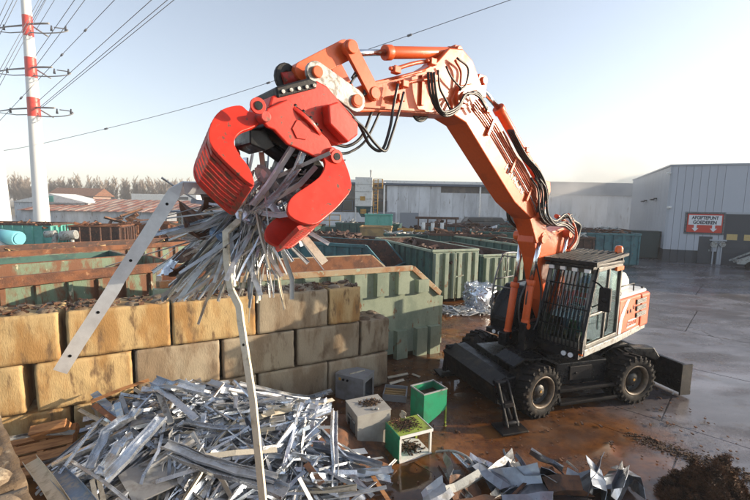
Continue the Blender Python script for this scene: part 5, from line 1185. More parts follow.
SHN = {'speckled_zinc': 'speckled', 'shade_dark_zinc': 'dark bluish', 'galvanised_steel': 'shiny', 'dull_zinc_steel': 'dull grey', 'cream_coated_steel': 'cream', 'rusty_scrap_steel': 'rusty', 'worn_grey_paint': 'grey', 'smooth_zinc_sheet': 'shiny'}
KND_W = {.018: 'hair thin', .025: 'very narrow', .035: 'narrow', .05: 'medium', .06: 'wide'}
KIND = ('channel', 'flat strip', 'angle')
SM = [GALV, GALV, GALV, GALV2, GALV2, DZN, CREAM]
# ---- held bundle
HG = 'thin metal strips held in the grapple'
r = random.Random(11); O = D(262, 212, 5.25)
def held_target(r):
    u = r.random()
    if u < .44: a, l = r.gauss(258, 16), r.uniform(50, 98)         # downwards fan
    elif u < .76: a, l = r.gauss(222, 13), r.uniform(70, 140)        # down left sheaf
    elif u < .82: a, l = r.uniform(285, 330), r.uniform(40, 78)
    elif u < .87: a, l = r.uniform(150, 200), r.uniform(40, 90)
    else: a, l = r.uniform(30, 115), r.uniform(38, 70)
    return a, l
held = MB()
for k in range(190):
    a, l = held_target(r); Yd = 5.25 + r.gauss(0, .22)
    ox, oy = 258 + r.gauss(0, 13), 212 + r.gauss(0, 10)
    tx, ty = ox + math.cos(R(a)) * l, oy - math.sin(R(a)) * l
    if a > 200 and a < 245: tx = max(tx, 140 + r.uniform(0, 15)); ty = min(ty, 300)
    p, q = D(ox, oy, 5.25 + r.gauss(0, .12)), D(tx, ty, Yd)
    ww, kk, mm = r.choice((.018, .025, .035, .05, .06)), r.choice((0, 0, 1, 2)), r.choice(SM + [GALV2, CREAM])
    am_, ki_ = r.choice(((.01, .002), (.02, .004), (.08, .015)))
    if k >= 110: strip(held, p, q, r, ww, kk, am_, ki_); continue
    m = MB(); strip(m, p, q, r, ww, kk, am_, ki_, seg=4)
    o = m.build('metal_strip', mm, None); dg = (a + 360) % 360
    dr_ = 'down' if 250 < dg < 275 else 'down and slightly left' if 235 < dg <= 250 else 'down left' if 215 < dg <= 235 else 'far left and down' if 195 < dg <= 215 else 'up' if dg < 145 else 'left' if dg <= 195 else 'down and slightly right' if dg < 295 else 'right'
    tag(o, '%s %s %s %s pointing %s in the held bunch' % ('short' if l < 65 else 'long' if l > 95 else 'medium', SHN[mm.name], KND_W[ww], KIND[kk], dr_), 'metal strip', HG)

def thing_strip(pts, w_, kind, mt, label, up=(0, -1, .3), name='metal_channel', cat='metal channel', hf=.4, holes=(), grp=None):
    m = MB(); P = [D(*p) for p in pts]; pr = prof_u(w_, w_ * hf, .005) if kind == 0 else prof_f(w_, .006) if kind == 1 else prof_l(w_, w_ * hf, .005)
    m.sweep(P, Vector(up), pr); o = tag(m.build(name, mt, None), label, cat, grp)
    for h in holes:
        c = P[h[0]].lerp(P[h[0] + 1], h[1]); t_ = (P[h[0] + 1] - P[h[0]]).normalized(); sd = t_.cross(Vector(up)).normalized(); u = sd.cross(t_); q = MB()
        q.cyl(c - u * .002, c - u * .0035, .017, n=14); q.build('bolt_hole', BLK, o)
    return o
# long bent channel to the left
thing_strip([(60, 372, 4.25), (78, 343, 4.312), (84, 334, 4.334), (112, 291, 4.43), (118, 280, 4.455), (146, 237, 4.55), (160, 215, 4.60), (174, 193, 4.65), (184, 188, 4.7), (214, 189, 4.95), (238, 197, 5.15), (262, 214, 5.25)], .14, 0, SMZ, 'long flat steel channel bent at the top, slanting down left before the wall', (-.25, 1, .35), hf=.3, holes=((0, .55), (2, .5), (4, .45), (6, .5)))
# hanging channel
thing_strip([(246, 214, 5.1), (225, 232, 4.95), (226, 262, 4.9), (230, 290, 4.8), (238, 306, 4.74), (240, 322, 4.7), (252, 400, 4.45), (263, 510, 4.1)], .085, 0, CREAM, 'long narrow kinked channel hanging from the grapple to the bottom edge', (.3, 1, 0), holes=((1, .5), (2, .6), (5, .3)))
thing_strip([(255, 205, 5.2), (285, 225, 5.15), (303, 236, 5.12), (325, 263, 5.05)], .10, 1, CREAM, 'pale flat strap curving down to the right under the right claw', (.2, -1, .6), 'metal_strap', 'metal strap')
thing_strip([(258, 190, 5.0), (270, 180, 4.98), (305, 164, 4.9), (330, 153, 4.85)], .045, 0, GREYP, 'grey bar with rounded end pointing up right at the claw pin', (0, 1, 0.2), 'metal_bar', 'metal bar', hf=.5)
thing_strip([(268, 200, 5.1), (264, 176, 5.08), (261, 152, 5.06)], .06, 0, CREAM, 'short upright channel between the grapple claws', (0, 1, 0.2))
for i, (pts, w_, lb) in enumerate((
    ([(252, 205, 5.0), (268, 185, 4.95), (284, 160, 4.9), (296, 141, 4.88)], .095, 'broad glinting sheet strip reaching highest in front of the grapple'),
    ([(256, 212, 5.05), (280, 190, 5.0), (296, 168, 4.95), (302, 152, 4.95)], .085, 'shiny folded strip beside the highest glinting one'),
    ([(250, 214, 5.1), (276, 198, 5.05), (300, 184, 5.0), (316, 166, 5.0)], .07, 'bright strip leaning to the right claw'),
    ([(246, 205, 5.1), (243, 188, 5.1), (247, 170, 5.1)], .09, 'short crumpled strip standing left of the glinting sheet'),
    ([(236, 205, 5.2), (226, 196, 5.2), (212, 194, 5.2)], .12, 'short wide strip under the left claw tip'),
    ([(255, 215, 5.1), (272, 232, 5.1), (292, 262, 5.1)], .05, 'straight strip slanting down right in the fan'),
    ([(262, 214, 5.0), (280, 216, 4.95), (302, 212, 4.95)], .07, 'short flat strip pointing right at the right claw'))):
    thing_strip(pts, w_, 0 if i % 2 else 2, (GALV if i in (1, 5) else SMZ), lb, (.95, -.55, .45), 'sheet_strip', 'sheet strip', hf=.45)
def crumple(c, size, r, mt, label, seed, name='crumpled_sheet', grp=None, amp=.35, n=7, flat=(1, 1)):
    """torn, folded sheet: a grid bent along a few random creases"""
    rr = random.Random(seed); vs = []; cre = [(Vector((rr.gauss(0, 1), rr.gauss(0, 1))).normalized(), rr.uniform(-.4, .4), rr.uniform(-1, 1) * amp * 2.2) for _ in range(4)]
    e = Euler((rr.uniform(-.9, .9) * flat[0], rr.uniform(-.9, .9) * flat[1], rr.uniform(0, 6.28))).to_matrix()
    for j in range(n):
        for i in range(n):
            x, y = i / (n - 1) - .5, j / (n - 1) - .5; z = 0
            for d, o_, s_ in cre: z += abs(x * d.x + y * d.y - o_) * s_
            z += noise.noise(Vector((x * 3, y * 3, seed * 1.7))) * amp * .12
            vs.append(Vector(c) + e @ (Vector((x * size[0] + rr.gauss(0, .012), y * size[1] + rr.gauss(0, .012), z * size[0]))))
    fs_ = [(j * n + i, j * n + i + 1, (j + 1) * n + i + 1, (j + 1) * n + i) for j in range(n - 1) for i in range(n - 1)]
    m = MB(); m.add(vs, fs_); o = m.build(name, mt); s = o.modifiers.new('thick', 'SOLIDIFY'); s.thickness = .006
    return tag(o, label, 'metal sheet', grp)
for i, (x, y, Y, sz, mt, lb) in enumerate((
    (222, 208, 5.3, .42, BROWNM, 'dark brown crumpled sheet under the left claw'), (205, 238, 5.35, .38, BROWNM, 'brown crumpled sheet at the left of the held bunch'), (236, 226, 5.4, .4, BROWNM, 'brown folded sheet in the heart of the held bunch'),
    (212, 222, 5.2, .28, BLUEM, 'lilac blue folded sheet at the left of the held bunch'), (243, 178, 5.3, .3, GALV2, 'small torn sheet standing in the left claw'), (250, 218, 5.15, .3, GALV, 'bright folded sheet at the centre of the held bunch'),
    (272, 178, 5.3, .34, GALV, 'shiny folded sheet deep inside the open grapple'), (288, 192, 5.35, .34, GALV2, 'dull folded sheet resting on the right claw'), (178, 262, 5.4, .3, BROWNM, 'rusty torn sheet at the far left tip of the held bunch'),
    (168, 268, 5.2, .24, GALV, 'white ribbed sheet scrap at the left end of the held bunch'), (190, 250, 5.35, .34, BROWNM, 'rust brown sheet between the left strips'))):
    crumple(D(x, y, Y), (sz, sz), r, mt, lb, 100 + i)
for i, (x, y, Y, sz, mt, lb) in enumerate(((262, 182, 5.1, .34, SMZ, 'smooth bright sheet behind the highest glinting strip'), (278, 200, 5.1, .36, SMZ, 'smooth curled sheet in the middle of the open grapple'), (300, 196, 5.15, .34, SMZ, 'bright curled sheet touching the right claw'), (250, 198, 5.15, .32, GALV2, 'dull curled sheet between the claw tips'), (312, 174, 5.2, .26, SMZ, 'small bright sheet high at the right claw'), (232, 186, 5.35, .26, BROWNM, 'dark sheet inside the left claw'))):
    crumple(D(x, y, Y), (sz, sz * .6), r, mt, lb, 140 + i, amp=.3)
# ---- the big pile: a mound of channels
def mound(x, y):
    # distance along / across the wall
    v = Vector((x, y, 0)) - WEND; s = -v.dot(WDIR); t_ = v.dot(WN)
    h = .9 * math.exp(-((s - 4.6) / 1.7) ** 2 - ((t_ - .5) / 1.3) ** 2) + .62 * math.exp(-((s - 3.0) / 1.6) ** 2 - ((t_ - 1.9) / 1.3) ** 2) + .3 * math.exp(-((s - 2.0) / 1.3) ** 2 - ((t_ - 1.5) / 1.5) ** 2)
    return h
m = MB(); nx, ny = 60, 50; vs = []
for j in range(ny + 1):
    for i in range(nx + 1):
        s = -.3 + 7.6 * i / nx; t_ = .02 + 4.6 * j / ny; P = WEND - WDIR * s + WN * t_; h = mound(P.x, P.y)
        vs.append((P.x, P.y, max(-.06, h * .9 - .34 + .12 * noise.noise(Vector((P.x * 3, P.y * 3, 1))))))
m.add(vs, [(j * (nx + 1) + i, j * (nx + 1) + i + 1, (j + 1) * (nx + 1) + i + 1, (j + 1) * (nx + 1) + i) for j in range(ny) for i in range(nx)], True)
o = m.build('packed_scrap', BROWNM); tag(o, 'dark packed bits of scrap filling the bottom of the pile', 'scrap', None, 'stuff')
def pxl(P):
    v = P - CP; return 375 + FPX * v.dot(_R) / v.dot(_F), 250 - FPX * v.dot(_U) / v.dot(_F)
def pile_strip(m, r, big=False, zoff=0):
    while True:
        res = pile_try(r, big, zoff); bad = False
        for e_ in (res[0], res[1]):
            x, y = pxl(e_)
            if x > 395 or (x > 334 and y < 456) or (x > 240 and y < 399) or (x < 78 and y < 466) or x < 32 or y < 380 or y > 620: bad = True
        if not bad: break
    A, B, w_, kk, s, t_ = res
    strip(m, A, B, r, w_, kk, .028, .008, seg=4 if big else 3); return res
def pile_try(r, big, zoff):
    while True:
        s = r.gauss(3.6, 1.75); t_ = abs(r.gauss(1.0, 1.2)) + .12
        P = WEND - WDIR * s + WN * t_; h = mound(P.x, P.y)
        if s < 1.6 and t_ > 1.5: continue
        if (P - Vector((-5.15, 6.45, 0))).length < .75: continue
        if (P - Vector((.0, 6.85, 0))).length < .8 or (P - Vector((-.4, 8.5, 0))).length < .75: continue
        if .2 < s < 6.6 and h > .14 and t_ < 4.3: break
    a = WANG + (r.gauss(0, .55) if r.random() < .62 else r.uniform(0, 3.14)); l = (r.uniform(.7, 1.6) if not big else r.uniform(.9, 2.0)) * .5
    d = Vector((math.cos(a), math.sin(a), 0)); l = min(l, .9)
    # keep out of the wall
    t1 = min((P + d * l - WEND).dot(WN), (P - d * l - WEND).dot(WN))
    if t1 < .06: P = P + WN * (.06 - t1)
    za = mound(*(P + d * l)[:2]); zb = mound(*(P - d * l)[:2]); z = zoff + r.uniform(.0, .16)
    A = P + d * l; B = P - d * l; tilt = r.gauss(0, .10); A.z = max(.02, za * .92 + z + tilt); B.z = max(.02, zb * .92 + z - tilt)
    w_ = r.choice((.025, .035, .045, .06, .08)) * (1.35 if big else 1) * (1.3 if t_ > 1.4 else 1); kk = r.choice((0, 0, 0, 0, 2, 2, 1))
    return A, B, w_, kk, s, t_
r = random.Random(5)
tag(held.build('packed_strips', GALV2), 'core of thin strips packed between the grapple claws', 'scrap', None, 'stuff')
for mt, n in ((GALV, 250), (GALV2, 230), (DZN, 190), (CREAM, 35)):
    m = MB()
    for k in range(n): pile_strip(m, r, k % 6 == 0, -.10)
    tag(m.build('buried_strips', mt), 'many small metal strips packed inside the big pile by the wall', 'scrap', None, 'stuff')
def pxl(P):
    v = P - CP; return 375 + FPX * v.dot(_R) / v.dot(_F), 250 - FPX * v.dot(_U) / v.dot(_F)
for k in range(175):
    m = MB(); A, B, w_, kk, s, t_ = pile_strip(m, r, k % 4 == 0, .0); mm = r.choice(SM + [GALV]); c = pxl((A + B) / 2); a2, b2 = pxl(A), pxl(B); sl_ = math.degrees(math.atan2(abs(a2[1] - b2[1]), abs(a2[0] - b2[0])))
    upr = (a2[1] - b2[1]) * (a2[0] - b2[0]) < 0; L_ = math.hypot(a2[0] - b2[0], a2[1] - b2[1])
    lb = '%s %s %s %s, %s, %s %s of the scrap pile' % ('long' if L_ > 60 else 'short' if L_ < 35 else 'mid length', 'broad' if w_ > .09 else 'narrow' if w_ < .05 else 'medium', SHN[mm.name], KIND[kk], 'level' if sl_ < 12 else 'steep' if sl_ > 50 else 'rising right' if upr else 'falling right',
         'back' if c[1] < 420 else 'front' if c[1] > 462 else 'middle', 'left end' if c[0] < 130 else 'left half' if c[0] < 200 else 'centre' if c[0] < 250 else 'right half' if c[0] < 310 else 'right end')
    tag(m.build('metal_strip', mm), lb, 'metal strip', 'loose strips on the scrap pile')
# feature pieces of the pile, placed one by one (x, y, height above ground) -> point
def gz(p): return G(*p)
def fpiece(pts, w_, kind, mt, label, up=(0, -.3, 1), name='metal_channel', cat='metal channel', hf=.4, dent=.0, sd=1):
    rr = random.Random(sd); m = MB(); P = [gz((p[0], p[1], p[2] + (.12 if p[2] > .3 else 0))) for p in pts]; Q = []
    for i in range(len(P) - 1):
        for k in range(3): Q.append(P[i].lerp(P[i + 1], k / 3) + Vector((rr.gauss(0, 1), rr.gauss(0, 1), rr.gauss(0, 1))) * dent)
    Q.append(P[-1]); pr = prof_u(w_, w_ * hf, .005) if kind == 0 else prof_f(w_, .02 if cat == 'plank' else .007) if kind == 1 else prof_l(w_, w_ * hf, .005)
    ups = [Vector(up) + Vector((rr.gauss(0, 1), rr.gauss(0, 1), 0)) * dent * 8 for _ in Q]
    m.sweep(Q, ups, pr); return tag(m.build(name, mt), label, cat)
fpiece([(106, 480, .62), (135, 448, .85), (163, 418, 1.0)], .15, 0, GALV, 'wide bright dented channel slanting up right in the middle left of the pile', dent=.012, sd=3)
fpiece([(90, 468, .6), (108, 432, .85), (138, 409, 1.0)], .13, 0, GALV, 'twisted shiny channel bent in the middle, left of the wide dented one', dent=.02, sd=4)
fpiece([(102, 474, .55), (118, 448, .75), (133, 436, .85)], .12, 0, GALV, 'short twisted channel between the two big dented ones', dent=.02, sd=5)
fpiece([(60, 474, .45), (91, 431, .75), (121, 399, .95)], .045, 0, GALV, 'long thin angle bar rising over the left end of the pile')
fpiece([(94, 393, .95), (119, 417, .85)], .11, 1, BLUEM, 'blue flat strip at the top left of the pile'); fpiece([(117, 403, .95), (121, 420, .85)], .09, 1, BLUEM, 'short blue flat strip right of the longer blue one')
fpiece([(94, 405, .9), (114, 420, .85)], .08, 1, RUST, 'short red brown flat bar under the blue strip')
fpiece([(91, 402, .95), (120, 390, 1.05), (149, 380, 1.1)], .08, 1, WOOD, 'pale wooden lath lying along the top of the pile', name='wood_lath', cat='wooden lath'); fpiece([(79, 410, .8), (107, 425, .8)], .05, 2, CREAM, 'thin cream bar sticking out at the left of the pile')
fpiece([(0, 441, .55), (40, 434, .5), (74, 433, .5)], .07, 0, GREYP, 'grey rail pointing in from the left edge above the pallet')
fpiece([(31, 462, .35), (48, 484, .5), (66, 512, .6)], .16, 0, CREAM, 'wide channel with tan edges leaning at the bottom left'); fpiece([(56, 474, .4), (74, 492, .55), (92, 515, .6)], .2, 0, BLUEM, 'broad blue grey channel at the bottom left of the pile')
fpiece([(92, 480, .5), (98, 510, .5)], .05, 1, CREAM, 'narrow cream strip standing at the bottom left'); fpiece([(99, 480, .5), (106, 512, .5)], .05, 1, CREAM, 'second narrow cream strip at the bottom left')
fpiece([(69, 460, .5), (105, 483, .55), (133, 506, .6)], .04, 0, GALV2, 'thin angle slanting down right across the bottom left of the pile')
fpiece([(172, 455, .7), (220, 472, .7), (286, 494, .65)], .17, 0, GALV, 'broad dented channel running to the bottom right of the pile', dent=.012, sd=8)
fpiece([(166, 446, .75), (220, 466, .75), (276, 480, .7)], .12, 0, GALV2, 'dull channel lying behind the broad dented one', dent=.01, sd=9)
fpiece([(196, 458, .72), (236, 453, .72), (277, 450, .65)], .09, 1, CREAM, 'flat pale strip crossing behind the hanging channel')
fpiece([(155, 380, 1.15), (178, 388, 1.1), (204, 392, 1.0)], .15, 0, GALV, 'shiny channel on the crest of the pile against the wall', dent=.02, sd=10)
fpiece([(150, 384, 1.1), (172, 398, 1.0), (196, 419, .9)], .10, 1, GALV, 'flat strip falling down right from the crest of the pile'); fpiece([(157, 388, 1.05), (171, 424, .85)], .09, 0, GREYP, 'grey channel pointing down from the crest of the pile')
fpiece([(184, 422, .8), (214, 428, .75), (250, 430, .7)], .08, 0, GALV, 'channel with round holes across the middle of the pile', dent=.006)
fpiece([(176, 414, .85), (198, 402, .85), (222, 404, .8)], .10, 0, GALV, 'crumpled channel above the one with holes', dent=.02, sd=12)
fpiece([(200, 392, .8), (212, 384, .85), (224, 395, .8)], .08, 1, BLUEM, 'bluish strip bent below the wall joint')
for i in range(6):
    fpiece([(274 + i * 3, 409 - i * 1.5, .12 + i * .03), (332 - i * 2, 391 + i * 1.2, .2 + i * .03)], .09, i % 3, GALV if i % 2 else GALV2, ('lowest', 'second', 'third', 'fourth', 'fifth', 'topmost')[i] + ' strip of the neat bundle at the wall foot')
fpiece([(264, 424, .6), (276, 401, .7)], .09, 0, CREAM, 'short pale curved channel right of the hanging one', dent=.01); fpiece([(281, 430, .5), (318, 468, .35)], .05, 0, WHT, 'white thin channel slanting down to the right part of the pile')
fpiece([(299, 478, .5), (316, 510, .3)], .05, 1, WHT, 'thin white strip standing at the bottom middle'); fpiece([(262, 440, .6), (282, 420, .6)], .04, 0, GALV, 'short thin strip crossing near the hanging channel')
fpiece([(300, 456, .4), (348, 453, .25), (366, 451, .15)], .12, 1, WHT, 'white flat sheet strip before the larger cabinet'); fpiece([(310, 480, .4), (352, 478, .25), (391, 482, .1)], .13, 0, GALV, 'pale blue channel at the lower right end of the pile', dent=.01)
fpiece([(352, 458, .2), (362, 475, .15)], .07, 0, CREAM, 'short cream channel below the larger cabinet'); fpiece([(380, 476, .1), (396, 460, .08)], .04, 0, WHT, 'small white angle leaning before the green table')
fpiece([(372, 475, .25), (390, 503, .1)], .06, 1, WOOD, 'brown stick at the bottom right end of the pile', name='wood_stick', cat='stick'); fpiece([(306, 464, .45), (322, 484, .35)], .09, 1, BROWNM, 'short brown plate at the lower middle of the pile')
fpiece([(356, 470, .25), (372, 482, .15)], .09, 1, WOOD, 'light brown board scrap near the pale blue channel', name='wood_board', cat='board')
m = MB(); P = [gz(p) for p in ((118, 476, .55), (150, 452, .62), (200, 474, .55), (134, 504, .5))]
m.add(P + [p - Vector((0, 0, .02)) for p in P], [(0, 1, 2, 3), (7, 6, 5, 4), (0, 4, 5, 1), (1, 5, 6, 2), (2, 6, 7, 3), (3, 7, 4, 0)]); tag(m.build('steel_plate', GALV2), 'flat grey plate lying under the dented channels', 'metal plate')
for i, (x, y, z, sz, mt) in enumerate(((190, 484, .5, .3, GALV), (240, 470, .55, .4, GALV), (226, 440, .6, .32, GALV), (320, 440, .35, .35, GALV2), (330, 495, .3, .5, GALV), (292, 462, .45, .35, GALV), (345, 465, .25, .3, GALV2), (110, 500, .5, .3, GALV2))):
    crumple(gz((x, y, z)), (sz, sz * .7), r, DZN if i % 2 == 0 else GALV2, ['large crumpled sheet at the lower middle left of the pile', 'crumpled sheet under the hanging channel', 'small crumpled sheet behind the hanging channel', 'dull crumpled sheet left of the larger cabinet', 'broad crumpled sheet at the bottom edge before the cabinets', 'folded sheet right of the hanging channel', 'dull folded scrap by the larger cabinet foot', 'dull crumpled sheet at the bottom left edge'][i], 200 + i, amp=.3)
# loose flat pieces at the floor by the cabinets
for i, (x, y, x2, y2) in enumerate(((388, 378, 408, 374), (412, 374, 420, 377), (390, 384, 404, 380), (452, 452, 470, 470))):
    fpiece([(x, y, .03), (x2, y2, .05)], .06, i % 3, CREAM if i < 3 else GALV, ['pale bar lying on the mud right of the smaller cabinet', 'small cream offcut on the mud beyond the green box', 'thin bar on the mud beside the dark crate', 'short strip on the ground beyond the pile tip'][i])
rr = random.Random(77); m = MB()
for k in range(260):
    s_ = rr.uniform(.8, 7.5); P = WEND - WDIR * s_ - WN * rr.uniform(.05, .7); a = rr.uniform(0, 6.28); d = Vector((math.cos(a), math.sin(a), rr.uniform(-.2, .4))) * rr.uniform(.015, .09); P.z = 2.40 + rr.uniform(0, .04); m.bar(P - d, P + d, rr.uniform(.01, .05), rr.uniform(.006, .03), (rr.gauss(0, 1), rr.gauss(0, 1), 1))
tag(m.build('wall_debris', BROWNM), 'rusty crumbs and slivers lying along the top of the block wall', 'debris', None, 'stuff')
# ---- broken pallet
t = empty('wooden_pallet', G(55, 448, .0), R(14), 'broken wooden pallet leaning between the wall and the scrap pile', 'pallet')
t.location = D(50, 470, 5.75) + Vector((0, -.1, -.1)); t.rotation_euler = (R(38), R(-8), R(16))
for k in range(4): m = MB(); m.box((-.45, .0 + k * .17, .3), (.42, .13 + k * .17, .322)); m.build('board', WOOD, t)
for x in (-.44, -.05, .34): m = MB(); m.box((x, 0, .2), (x + .08, .66, .3)); m.build('bearer', WOOD, t)
for k in range(3): m = MB(); m.box((-.45, .02 + k * .26, .178), (.42, .12 + k * .26, .198)); m.build('board', WOOD, t)
m = MB(); m.box((-.1, .5, .32), (.38, .64, .55)); m.build('block', WOOD, t, bevel=.01)
# ---- cabinets, green box, table, crate
def cabinet(P, ang_, W, Dp, H, mt, label, open_side, tilt=0):
    t = empty('metal_cabinet', P, ang_, label, 'cabinet', 'discarded grey cabinets'); t.rotation_euler = (tilt, 0, ang_); th = .012
    m = MB()
    m.box((0, 0, 0), (W, th, H)) if open_side != 'f' else m.box((0, 0, 0), (W, th, .1)); m.box((0, Dp - th, 0), (W, Dp, H)); m.box((th, th, 0), (W - th, Dp - th, th)); m.box((0, 0, H - th), (W, Dp, H))
    if open_side != 'l': m.box((0, th, th), (th, Dp - th, H - th))
    if open_side != 'r': m.box((W - th, th, th), (W, Dp - th, H - th))
    m.build('body', mt, t, bevel=.006); return t
c1 = cabinet(G(338, 438), math.atan2(6.57 - 6.86, .35), .46, .60, .60, CABG, 'larger light grey cabinet with louvred side and dirt on its lid', 'f')
c1.location = Vector((-.60, 6.86, 0)); wv = Vector((.35, -.30, 0)); c1.rotation_euler[2] = math.atan2(-.19, .59)
# rebuild orientation: long side runs from front corner to the right corner
c1.location = Vector((-.24, 6.52, 0)); c1.rotation_euler = (R(.6), R(-.6), R(24)); bpy.data.objects.remove(c1.children[0])
W1, D1, H1 = .63, .58, .60
m = MB(); m.box((0, 0, 0), (W1, .012, H1)); m.box((W1 - .012, .012, 0), (W1, D1, H1)); m.box((0, D1 - .012, 0), (W1 - .012, D1, H1)); m.box((-.01, -.01, H1), (W1 + .01, D1 + .01, H1 + .014)); m.box((0, .012, 0), (W1 - .012, D1 - .012, .012))
m.box((0, .012, .012), (.012, .1, H1)); m.box((0, D1 - .1, .012), (.012, D1, H1)); m.box((0, .1, .44), (.012, D1 - .1, H1)); m.box((0, .1, .012), (.012, D1 - .1, .06)); m.build('body', CABG, c1, bevel=.004)
for k in range(4):
    m = MB(); y = .15 + k * .075; m.box((.02, y, .06), (.05, y + .04, .44)); m.build('louvre', CABD, c1)
m = MB(); m.box((.06, .1, .06), (.07, D1 - .1, .44)); m.build('dark_backing', BLK, c1)
m = MB(); m.bar((-.02, .08, .45), (-.01, D1 - .08, .40), .02, .02); m.build('bent_edge', GREYP, c1)
def debris(par, x0, x1, y0, y1, z, n, seed, mt=DIRT, s=.025):
    rr = random.Random(seed); m = MB()
    for k in range(n):
        x = rr.triangular(x0, x1, (x0 + x1) / 2); y = rr.triangular(y0, y1, (y0 + y1) / 2); a = rr.uniform(0, 6.28); l = rr.uniform(.4, 2) * s; p = Vector((x, y, z + rr.uniform(0, .02)))
        dv = Vector((math.cos(a), math.sin(a), rr.uniform(-.1, .5))) * l; m.bar(p - dv * .5, p + dv, rr.uniform(.2, .7) * s, rr.uniform(.1, .5) * s, (rr.gauss(0, 1), rr.gauss(0, 1), 1))
    o = m.build('debris', mt, par); o['kind'] = 'stuff'; return o
debris(c1, .15, .62, .18, .46, H1 + .014, 160, 3)
for x, y in ((.33, .1), (.4, .07)): m = MB(); m.cyl((x, y, H1 + .014), (x, y, H1 + .045), .03, n=12); tag(m.build('cap_nut', GREYP, c1))
c2 = empty('metal_cabinet', (-.80, 8.36, 0), math.atan2(-.3, .62), 'smaller dull grey cabinet against the end of the block wall, open on its right side', 'cabinet', 'discarded grey cabinets')
W2, D2, H2 = .68, .52, .55
m = MB(); m.box((0, 0, 0), (W2, .012, H2)); m.box((0, .012, 0), (.012, D2, H2)); m.box((.012, D2 - .012, 0), (W2, D2, H2)); m.box((-.008, -.008, H2), (W2 + .008, D2 + .008, H2 + .012)); m.box((W2 - .012, .012, 0), (W2, .09, H2)); m.box((W2 - .012, D2 - .09, 0), (W2, D2 - .012, H2)); m.box((W2 - .012, .09, H2 - .1), (W2, D2 - .09, H2)); m.box((.012, .012, 0), (W2 - .012, D2 - .012, .012)); m.build('body', CABD, c2, bevel=.004)
m = MB(); m.box((.4, .05, .012), (.41, D2 - .05, H2 - .05)); m.build('inner_panel', BLK, c2)
m = MB(); m.box((.08, -.006, H2 - .12), (.14, 0, H2 - .06)); m.build('warning_label', YEL, c2)
for x in (.2, .3): m = MB(); m.cyl((x, -.02, H2 - .09), (x, 0, H2 - .09), .026, n=14); m.build('dial', BLK, c2)
m = MB(); m.bar((.3, .1, H2 + .02), (.5, .4, H2 + .03), .03, .02); m.build('lid_strip', CREAM, c2)
# green hopper box
gx = empty('green_box', (.95, 7.05, 0), math.atan2(.28, .48), 'open topped green metal box on legs with a slanted bottom', 'box')
W3, D3, H3 = .54, .42, .74; th = .012
m = MB()
m.prism([(0, .1), (W3, .36), (W3, H3), (0, H3)], 0, th); m.prism([(0, .1), (W3, .36), (W3, H3), (0, H3)], D3 - th, D3); m.box((0, th, .1), (th, D3 - th, H3)); m.box((W3 - th, th, .36), (W3, D3 - th, H3)); m.prism([(0, .1), (W3, .36), (W3, .372), (0, .112)], th, D3 - th)
m.build('body', GRN, gx, bevel=.003)
m = MB(); m.box((th, th, .6), (W3 - th, D3 - th, .61)); m.build('content', DIRT, gx)
for a, b2 in (((-.01, -.01), (W3 + .01, .012)), ((-.01, D3 - .012), (W3 + .01, D3 + .01)), ((-.01, .012), (.012, D3 - .012)), ((W3 - .012, .012), (W3 + .01, D3 - .012))): m = MB(); m.box((a[0], a[1], H3), (b2[0], b2[1], H3 + .022)); m.build('rim', GREYP, gx)
for x, y in ((W3 - .02, 0), (W3 - .02, D3 - .03), (0, 0), (0, D3 - .03)): m = MB(); m.box((x, y, 0), (x + .03, y + .03, .4 if x > .1 else .12)); m.box((x - .01, y - .01, 0), (x + .04, y + .04, .015)); m.build('leg', LIME if x > .1 else GRN, gx)
# lime table
tb_ = empty('small_table', (.46, 6.17, 0), math.atan2(.27, .58), 'small lime green table frame with dirt on top, in front of the green box', 'table')
W4, D4, H4 = .62, .50, .46
m = MB(); m.box((0, 0, H4 - .02), (W4, D4, H4)); m.build('top', LIME, tb_, bevel=.004)
m = MB(); m.box((0, -.012, H4 - .045), (W4, 0, H4 + .005)); m.box((W4, -.012, H4 - .045), (W4 + .012, D4, H4 + .005)); m.build('top_edge', WHT, tb_)
for x, y in ((W4 - .04, 0), (W4 - .04, D4 - .04), (.0, 0), (0, D4 - .04)): m = MB(); m.box((x, y, 0), (x + .035, y + .035, H4 - .02)); m.build('leg', WHT if y == 0 else LIME, tb_)
m = MB(); m.box((-.012, 0, 0), (0, D4, H4)); m.build('side_panel', GRN, tb_)
m = MB(); m.box((.0, .0, .02), (W4, D4, .035)); m.box((.0, -.012, 0), (W4, 0, .04)); m.build('lower_shelf', WHT, tb_)
m = MB(); m.box((.05, D4 - .03, .05), (W4 * .5, D4 - .015, H4 - .04)); m.build('back_panel', CABG, tb_)
debris(tb_, .02, .55, .05, .48, H4, 190, 5); debris(tb_, .1, .6, .05, .45, .035, 100, 6, s=.04); debris(tb_, -.02, .3, .3, .55, H4, 60, 8, BROWNM)
crumple(tb_.location + Vector((.1, .62, H4 + .05)), (.14, .1), r, CREAM, 'small cream torn piece on the far edge of the lime table', 333, 'torn_piece', amp=.2)
# dark crate
ct = empty('dark_crate', (.22, 8.2, 0), R(-8), 'low dark divided crate lying between the cabinets and the green box', 'crate')
m = MB(); m.box((0, 0, 0), (.5, .5, .02)); m.box((0, 0, .02), (.5, .02, .18)); m.box((0, .48, .02), (.5, .5, .18)); m.box((0, .02, .02), (.02, .48, .18)); m.box((.48, .02, .02), (.5, .48, .18)); m.build('body', CABD, ct)
for k in range(3): m = MB(); m.box((.02, .12 + k * .12, .1), (.48, .14 + k * .12, .16)); m.build('divider', OCH, ct)
